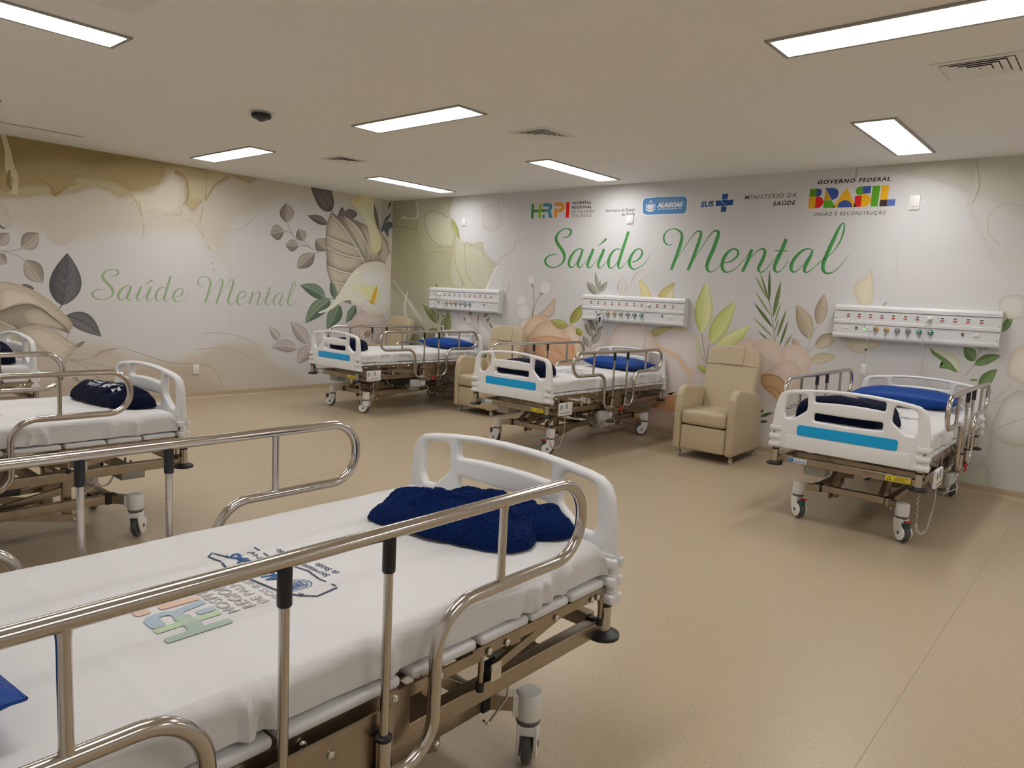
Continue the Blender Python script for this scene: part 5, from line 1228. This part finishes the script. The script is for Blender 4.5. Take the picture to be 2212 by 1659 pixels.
B.stroke(KB, [(340, 302), (395, 299)], 3, (205, 205, 205), False); B.stroke(KB, [(328, 312), (352, 340), (378, 362), (376, 372)], 3.5, (205, 205, 205), False); B.stroke(KB, [(328, 368), (380, 366)], 3, (205, 205, 205), False)
B.text(KB, 'MINISTÉRIO DA', (553, 252), (1024, 229), (1020, 281), (547, 304), (80, 74, 72), .005, .12, 1.25); B.text(KB, 'SAÚDE', (812, 310), (1018, 300), (1013, 351), (805, 361), BK, .03, .15, 1.2)
B.text(K6, 'GOVERNO FEDERAL', (288, 205), (1945, 118), (1932, 214), (272, 300), BK, .035, .15, 1.25); B.text(K6, 'UNIÃO E RECONSTRUÇÃO', (196, 915), (1840, 878), (1828, 1000), (186, 1040), (88, 84, 82), .012, .12, 1.25)
gn, bu, ye, re, dk = (84, 152, 34), (56, 78, 146), (218, 166, 28), (206, 32, 36), (46, 34, 38)
for pts, c in (([(105, 402), (255, 397), (245, 572), (90, 580)], (80, 132, 34)), ([(255, 397), (320, 396), (358, 415), (372, 455), (368, 510), (340, 555), (295, 572), (245, 572)], (46, 72, 130)), ([(88, 582), (242, 575), (210, 845), (58, 852)], (206, 156, 30)),
    ([(242, 575), (320, 578), (378, 608), (410, 660), (408, 715), (380, 775), (320, 828), (210, 845)], re), ([(450, 405), (590, 645), (425, 660)], (190, 144, 28)), ([(450, 383), (640, 378), (705, 395), (745, 440), (756, 500), (740, 570), (705, 615), (655, 642), (600, 650)], bu),
    ([(418, 664), (592, 656), (652, 765), (615, 830), (398, 838)], gn), ([(655, 768), (690, 826), (612, 832)], dk), ([(942, 366), (1116, 735), (1090, 820), (675, 828), (655, 768)], ye),
    ([(725, 823), (738, 765), (775, 710), (830, 672), (890, 657), (955, 662), (1010, 690), (1048, 740), (1068, 818)], bu), ([(1303, 345), (1240, 348), (1180, 372), (1145, 420), (1142, 470), (1165, 520), (1215, 548), (1290, 542)], gn), ([(1306, 345), (1499, 334), (1478, 500), (1294, 513)], bu),
    ([(1126, 562), (1286, 553), (1255, 806), (1168, 810), (1114, 712)], re), ([(1286, 520), (1370, 515), (1440, 540), (1482, 590), (1490, 650), (1470, 725), (1415, 782), (1340, 810), (1256, 808)], ye), ([(1112, 715), (1168, 810), (1088, 816)], dk),
    ([(1530, 335), (1705, 325), (1640, 800), (1474, 806)], gn), ([(1732, 322), (1912, 314), (1866, 642), (1698, 646)], ye), ([(1698, 648), (1866, 643), (1850, 795), (1677, 801)], (64, 44, 44)), ([(1868, 643), (2052, 634), (2030, 785), (1851, 794)], (84, 104, 168))): B.flat(K6, pts, c)
B.build(wall_back, 'printed_wallpaper', 'botanical wallpaper with green script headline and a row of logos')

# ================================================================= left wall
L = Mural('left')
L.grid(Y0, 0, .078, RH, .025, (185, 184, 184), [
    (P0, [(-900, 100), (870, 425), (850, 470), (760, 440), (600, 430), (500, 480), (480, 560), (420, 500), (300, 500), (150, 520), (0, 480), (-900, 400)], (178, 170, 152), .7, .12, 0),
    (K1, [(-2500, -500), (1600, 300), (1545, 330), (1430, 300), (1300, 370), (1260, 450), (1200, 520), (1150, 470), (1150, 330), (1070, 265), (1020, 330), (950, 385), (820, 395), (740, 405), (680, 362), (600, 345), (510, 362), (420, 385), (350, 408), (290, 405), (100, 408), (0, 410), (-2500, 400)], (166, 152, 118), .9, .035, .5),
    (K1, [(-2500, -500), (1560, 290), (1200, 230), (1030, 240), (1010, 330), (900, 370), (820, 385), (740, 330), (600, 300), (480, 290), (430, 330), (340, 400), (300, 350), (180, 340), (100, 370), (0, 360), (-2500, 360)], (150, 134, 96), .9, .045, .4),
    (K1, [(-2500, -500), (1300, 250), (900, 190), (600, 230), (400, 190), (200, 200), (0, 260), (-2500, 260)], (130, 112, 74), .85, .07, 0),
    (K1, [(800, 395), (950, 385), (1050, 300), (1130, 330), (1130, 480), (1060, 530), (960, 500), (870, 520)], (190, 184, 168), .8, .05, .2),
    (K1, [(1160, 330), (1400, 290), (1290, 400), (1260, 440), (1180, 430)], (182, 172, 144), .8, .03, 0),
    (K1, [(0, 420), (60, 470), (60, 600), (0, 620), (-500, 600), (-500, 430)], (176, 170, 158), .7, .03, .3),
    (P0, [(-900, 1000), (0, 740), (230, 745), (300, 772), (380, 780), (470, 740), (560, 745), (620, 800), (700, 830), (850, 830), (850, 980), (-900, 1400)], (174, 164, 149), .8, .10, 0),
    (P0, [(-400, 900), (260, 800), (420, 790), (470, 830), (560, 860), (300, 980)], (164, 150, 132), .7, .06, 0)])
for pts, w, c in [([(15, 20), (45, 120), (62, 235), (98, 300), (85, 400)], [30, 34, 60, 30, 46], (184, 172, 142)), ([(60, 250), (50, 330), (75, 370)], [16, 26, 8], (128, 110, 72)), ([(430, 250), (560, 290), (680, 330), (790, 390), (845, 450), (870, 530)], [2, 7, 10, 12, 8, 4], (166, 150, 112)),
    ([(860, 430), (880, 560), (888, 610), (872, 700)], [8, 4, 7, 3], (168, 156, 132)), ([(1080, 262), (1140, 290), (1160, 360), (1158, 425), (1128, 468)], [30, 14, 9, 12, 6], (152, 132, 94)), ([(1118, 468), (1112, 525), (1055, 525)], 4, (160, 146, 120)),
    ([(1278, 255), (1274, 380), (1266, 440)], 5, (158, 140, 104)), ([(1412, 288), (1350, 325), (1310, 370), (1270, 440)], [10, 14, 14, 10], (152, 134, 96)), ([(1255, 480), (1235, 590)], 4, (160, 150, 130)), ([(1430, 280), (1480, 300), (1545, 318)], [6, 12, 8], (146, 130, 98)),
    ([(240, 300), (310, 350), (340, 402), (420, 350), (500, 330)], [4, 8, 16, 8, 4], (142, 122, 76)), ([(700, 1335), (860, 1380), (1050, 1440), (1240, 1450), (1320, 1480), (1368, 1570)], [2, 5, 6, 6, 6, 4], (158, 146, 128)), ([(420, 520), (390, 528)], 6, (160, 152, 136))]: L.stroke(K1, pts, w, c)
arc = [(888, 605), (950, 555), (1015, 526), (1110, 528), (1195, 575), (1255, 650), (1290, 730), (1310, 820), (1325, 875)]
for i in range(len(arc) - 1):
    a, b_ = Vector(arc[i]), Vector(arc[i + 1])
    for k in range(2): L.stroke(K1, [tuple(a.lerp(b_, k * .5 + .05)), tuple(a.lerp(b_, k * .5 + (.32 if i < 5 else .16)))], 4, (166, 156, 140), False)
for pts, w in (([(260, 60), (330, 85), (380, 100), (440, 95)], [8, 6, 16, 6]), ([(240, 80), (160, 120), (110, 190), (75, 240)], [10, 14, 14, 12]), ([(60, 290), (50, 350), (25, 430), (65, 490)], [10, 4, 3, 7]), ([(95, 565), (105, 590)], [8, 6]), ([(122, 680), (126, 700)], 5), ([(140, 730), (142, 745)], 8)): L.stroke(K2, pts, w, (158, 142, 110))
for pts in ([(60, 1200), (160, 1190), (300, 1210), (420, 1260)], [(0, 1310), (180, 1300), (330, 1330), (460, 1420)], [(30, 1430), (120, 1440), (200, 1540)]): L.stroke(K2, pts, 5, (162, 152, 138))
for k in range(3): L.stroke(K2, [(40 + k * 90, 430), (200 + k * 60, 455), (330, 450), (420 + k * 20, 380 - k * 20)], 3, (176, 170, 160))
L.blob(K1, [(275, 600), (310, 530), (380, 500), (460, 530), (485, 600), (450, 690), (370, 715), (300, 680)], (180, 174, 164), (178, 172, 162))
EU, EU2 = (166, 158, 148), (140, 132, 122)
L.stroke(K1, [(-60, 742), (0, 748), (80, 748), (135, 733)], 5, (150, 142, 132)); L.stroke(K1, [(0, 748), (90, 772), (155, 810)], 5, (150, 142, 132)); L.stroke(K1, [(155, 805), (190, 850), (220, 925)], 3, (190, 182, 170))
for a, b_, hw in (((133, 735), (240, 640), 58), ((152, 806), (265, 948), 60), ((-20, 715), (58, 640), 42), ((-30, 770), (42, 830), 38)): L.leaf(K1, a, b_, hw, EU, EU2, 0, (188, 180, 168), 3, .95)
L.stroke(K1, [(0, 590), (10, 605), (30, 610)], 9, (92, 80, 66))
DK, DK2 = (100, 100, 104), (84, 84, 88)
L.leaf(K1, (382, 1087), (416, 762), 100, DK, DK2, 8, (66, 66, 70), 4, .78); L.stroke(K1, [(382, 1085), (366, 1106)], 6, (80, 76, 74)); L.leaf(K1, (408, 1148), (626, 1280), 56, (108, 107, 110), DK, -22, (70, 70, 74), 4, .8); L.leaf(K1, (212, 985), (134, 955), 13, (112, 106, 104), None, 0, None)
for (a, b_) in (((392, 1000), (355, 950)), ((398, 950), (360, 900)), ((392, 1010), (440, 960)), ((400, 940), (450, 880)), ((405, 880), (370, 850))): L.stroke(K1, [a, b_], [4, 1], (124, 124, 128))
L.blob(K1, [(-300, 1000), (-100, 930), (0, 936), (100, 952), (200, 988), (290, 1045), (350, 1092), (444, 1192), (436, 1240), (380, 1215), (300, 1140), (200, 1090), (90, 1092), (0, 1120), (-300, 1200)], (186, 178, 162), (160, 150, 134), cen=(120, 1040))
L.blob(K1, [(0, 990), (90, 985), (200, 1020), (290, 1090), (200, 1075), (90, 1080), (0, 1110)], (196, 188, 172), (170, 160, 145))
L.blob(K1, [(-100, 1150), (0, 1118), (80, 1090), (170, 1076), (250, 1098), (330, 1158), (400, 1215), (432, 1260), (330, 1228), (200, 1208), (130, 1236), (60, 1214), (-100, 1190)], (146, 138, 124), (112, 104, 92))
L.blob(K1, [(150, 1130), (230, 1110), (320, 1165), (395, 1225), (320, 1222), (210, 1200), (165, 1190)], (178, 170, 154), (150, 142, 128))
L.blob(K1, [(-100, 1240), (0, 1190), (100, 1225), (150, 1300), (210, 1380), (100, 1500), (-100, 1500)], (170, 162, 148), (148, 140, 126))
L.blob(K1, [(120, 1236), (200, 1206), (290, 1215), (370, 1260), (420, 1300), (474, 1330), (450, 1380), (425, 1412), (400, 1446), (330, 1425), (240, 1350), (170, 1300)], (190, 182, 166), (158, 148, 134))
L.stroke(K1, [(200, 1225), (280, 1240), (340, 1290), (420, 1340), (470, 1332)], 4, (160, 150, 138)); L.stroke(K1, [(0, 1185), (90, 1225)], 6, (196, 188, 172)); L.stroke(K1, [(410, 1300), (422, 1260), (440, 1195)], 5, (150, 140, 126))
L.leaf(K1, (560, 1418), (734, 1350), 17, (180, 171, 156), (160, 150, 136), -6, None); L.leaf(K1, (466, 1348), (527, 1308), 12, (140, 130, 120), (120, 112, 102), 0, None)
for pts in ([(430, 1420), (500, 1424), (565, 1416)], [(430, 1424), (560, 1445), (720, 1480), (760, 1500)], [(435, 1428), (520, 1460), (600, 1530)]): L.stroke(K1, pts, 4, (150, 140, 126))
L.leaf(K1, (430, 1490), (490, 1570), 14, (160, 150, 136), None, 0, None); L.leaf(K1, (550, 1480), (610, 1540), 12, (164, 154, 140), None, 0, None)
# bouquet by the corner
TB, TB2 = (158, 150, 140), (122, 114, 106)
for pts in ([(662, 403), (715, 505), (800, 568), (888, 606)], [(642, 463), (690, 475), (720, 512)], [(750, 567), (805, 570)], [(785, 532), (815, 560), (832, 586)], [(850, 630), (892, 612)]): L.stroke(K2, pts, 5, (140, 130, 122))
for a, b_, hw in (((663, 405), (661, 258), 52), ((644, 462), (540, 480), 56), ((785, 534), (745, 446), 40), ((750, 568), (652, 560), 44), ((862, 618), (735, 728), 52), ((952, 600), (868, 520), 52)): L.leaf(K2, a, b_, hw, TB, TB2, 0, (196, 188, 176), 3, .98)
L.blob(K2, [(836, 140), (905, 152), (975, 166), (992, 215), (1000, 262), (985, 312), (945, 322), (895, 290), (862, 225)], (104, 96, 94), (82, 74, 74)); L.stroke(K2, [(890, 160), (935, 240), (985, 320), (992, 350)], [3, 4, 5, 6], (70, 62, 62))
L.leaf(K2, (957, 415), (810, 350), 30, (116, 106, 106), (92, 84, 84), 6, (140, 130, 130)); L.blob(K2, [(1030, 358), (1040, 318), (1056, 290), (1075, 322), (1110, 302), (1166, 334), (1130, 376), (1070, 362)], (112, 104, 100), (88, 80, 78))
SH, SH2 = (168, 160, 144), (116, 108, 98)
L.blob(K2, [(980, 333), (1030, 354), (1080, 357), (1150, 380), (1240, 428), (1330, 468), (1385, 545), (1398, 620), (1370, 700), (1300, 700), (1220, 720), (1150, 760), (1080, 840), (1022, 925), (985, 850), (972, 780), (948, 730), (945, 640), (938, 540), (945, 440), (962, 380)], (148, 140, 126), SH2)
for pts in ([(980, 345), (1050, 420), (1120, 500), (1170, 570), (1090, 548), (1000, 515), (947, 490), (946, 420)], [(943, 505), (1010, 530), (1100, 565), (1182, 596), (1215, 650), (1120, 640), (1030, 610), (946, 570)], [(946, 580), (1010, 610), (1110, 645), (1212, 662), (1200, 720), (1120, 752), (1040, 742), (975, 712), (948, 660)],
            [(952, 715), (1040, 750), (1130, 768), (1090, 825), (1030, 835), (975, 822)], [(978, 830), (1075, 840), (1040, 900), (1018, 915)], [(1060, 362), (1130, 385), (1200, 460), (1238, 560), (1240, 660), (1205, 620), (1150, 510), (1100, 430)], [(1190, 410), (1245, 435), (1275, 530), (1330, 655), (1280, 682), (1250, 640), (1232, 520)], [(1335, 475), (1388, 560), (1396, 640), (1370, 698), (1322, 660), (1342, 590)]):
    L.blob(K2, pts, (178, 170, 154), (126, 118, 106))
for pts in ([(980, 345), (1060, 430), (1150, 560), (1222, 700)], [(1075, 358), (1165, 440), (1235, 560), (1245, 660)], [(942, 500), (1020, 532), (1182, 598)], [(945, 575), (1060, 628), (1212, 664)], [(952, 712), (1050, 750), (1132, 768)], [(976, 826), (1075, 838)]): L.stroke(K2, pts, [4, 7, 6, 4][:len(pts)], (212, 205, 192))
L.blob(K2, [(1130, 262), (1186, 206), (1284, 222), (1284, 330), (1308, 430), (1338, 500), (1336, 585), (1300, 620), (1270, 590), (1256, 500), (1234, 420), (1185, 330)], (212, 204, 174), (200, 186, 138)); L.stroke(K2, [(1150, 260), (1175, 225), (1190, 206)], 9, (196, 164, 96))
for pts in ([(1322, 470), (1345, 350), (1352, 235)], [(1325, 470), (1360, 340), (1368, 238)], [(1328, 470), (1370, 360), (1410, 250)], [(1330, 470), (1375, 400), (1412, 330)]): L.stroke(K2, pts, 4, (138, 130, 122))
for a, b_, hw in (((1322, 460), (1286, 262), 13), ((1385, 300), (1412, 245), 9), ((1350, 410), (1412, 332), 11)): L.leaf(K2, a, b_, hw, (122, 114, 106), None, 0, None)
L.blob(K2, [(1338, 470), (1352, 415), (1385, 396), (1416, 402), (1432, 436), (1398, 444), (1384, 502), (1360, 460)], (92, 96, 108), (76, 80, 92)); L.blob(K2, [(1390, 500), (1425, 460), (1430, 640), (1395, 600)], (196, 188, 182)); L.blob(K2, [(1365, 700), (1395, 620), (1428, 640), (1428, 760), (1395, 730)], (202, 194, 188), (188, 178, 172))
GN, GN2 = (112, 130, 112), (84, 102, 86)
L.stroke(K2, [(930, 940), (1040, 955), (1160, 985)], 5, (110, 104, 96)); L.leaf(K2, (1008, 948), (978, 815), 24, GN, GN2, 0, None)
L.leaf(K2, (938, 946), (755, 848), 46, GN, GN2, 16, (150, 165, 146), 4, .8); L.leaf(K2, (972, 950), (792, 1122), 56, (116, 134, 112), GN2, 12, (160, 172, 150), 4, .75); L.leaf(K2, (1035, 985), (946, 1166), 52, GN, GN2, -8, (156, 168, 148), 4, .75); L.leaf(K2, (1152, 990), (1085, 1120), 30, GN, GN2, -6, (140, 155, 134), 3); L.leaf(K2, (1048, 945), (1168, 990), 20, (140, 132, 122), (118, 110, 102), -6, None)
# rose
ring = [(1250 + 135 * math.cos(a * PI / 6), 1150 + 130 * math.sin(a * PI / 6)) for a in range(12)]; L.blob(K2, ring, (196, 184, 178), (178, 166, 160))
for q, r_ in enumerate((118, 92, 68, 46, 26)): L.stroke(K2, [(1245 + r_ * math.cos(a * .6 + q), 1190 + r_ * .8 * math.sin(a * .6 + q)) for a in range(9)], [2, 5, 6, 6, 5, 5, 4, 3, 2], (168 - 4 * q, 152 - 4 * q, 144 - 4 * q))
L.blob(K2, [(1215, 1190), (1240, 1170), (1268, 1195), (1250, 1225), (1222, 1220)], (146, 128, 112), (166, 150, 138))
L.blob(K2, [(1205, 700), (1262, 682), (1330, 682), (1388, 715), (1412, 780), (1420, 880), (1410, 965), (1375, 1035), (1310, 1062), (1240, 1050), (1180, 1000), (1130, 985), (1120, 960), (1080, 900), (1110, 800), (1150, 740)], (220, 212, 202), (200, 190, 176), cen=(1270, 880))
L.flat(K2, [(1150, 738), (1110, 785), (1070, 850), (1035, 910), (1000, 965), (950, 1015), (885, 1045), (900, 1052), (960, 1036), (1010, 1002), (1050, 965), (1110, 955), (1190, 1000), (1240, 900), (1200, 760)], (216, 206, 190))
L.blob(K2, [(1120, 860), (1200, 838), (1290, 845), (1338, 895), (1330, 960), (1290, 992), (1240, 960), (1190, 905)], (216, 203, 162), (216, 207, 188)); L.stroke(K2, [(1306, 852, 6), (1292, 905, 24), (1272, 968, 30), (1266, 980, 10)], 1, ((224, 176, 74), (204, 148, 50))); L.stroke(K2, [(1235, 950), (1270, 980), (1315, 985)], [3, 8, 3], (180, 146, 80))
L.stroke(K2, [(1160, 790), (1230, 745), (1320, 745), (1385, 790)], 3, (204, 194, 184))
LG, LG2 = (176, 168, 166), (154, 146, 144)
for pts in ([(608, 1246), (645, 1272)], [(810, 1266), (860, 1282)], [(736, 1304), (790, 1306), (850, 1296)]): L.stroke(K2, pts, 5, (140, 130, 126))
for a, b_, hw, bd in (((610, 1250), (533, 1146), 30, 6), ((812, 1270), (686, 1108), 46, 8), ((738, 1304), (548, 1294), 46, 16), ((850, 1290), (738, 1412), 50, 10)): L.leaf(K2, a, b_, hw, LG, LG2, bd, (206, 198, 194), 4, .8)
for x in (508,): L.stroke(P0, [(496, 385), (498, 843)], 1.2, (174, 168, 161), False)
# the same headline, smaller and paler
bx = lambda p: on_back(KA[1] + p[0] / KA[0], KA[2] + p[1] / KA[0])
r0, r1 = bx((292, 1080)), bx(b2a((1505, 805))); l0, l1 = L.pt(K1, (563, 1030)), L.pt(K2, (744, 928)); ks = (l1[0] - l0[0]) / (r1[0] - r0[0])
zt, zb = bx((540, 703))[1], bx((360, 1148))[1]; lt, lb = L.pt(K1, (690, 862))[1], L.pt(K1, (625, 1052))[1]; kz = (lt - lb) / (zt - zb)
class FK: pass
_m = L.map; L.map = on_back
for st_ in SCRIPT: L.stroke(KA, st_, 1, ((126, 146, 116), (146, 168, 134)), frame=lambda p: (l0[0] + (p[0] - r0[0]) * ks, lb + (p[1] - zb) * kz))
L.map = _m
L.build(wall_left, 'printed_wallpaper', 'greyer botanical wallpaper with pale green script headline')
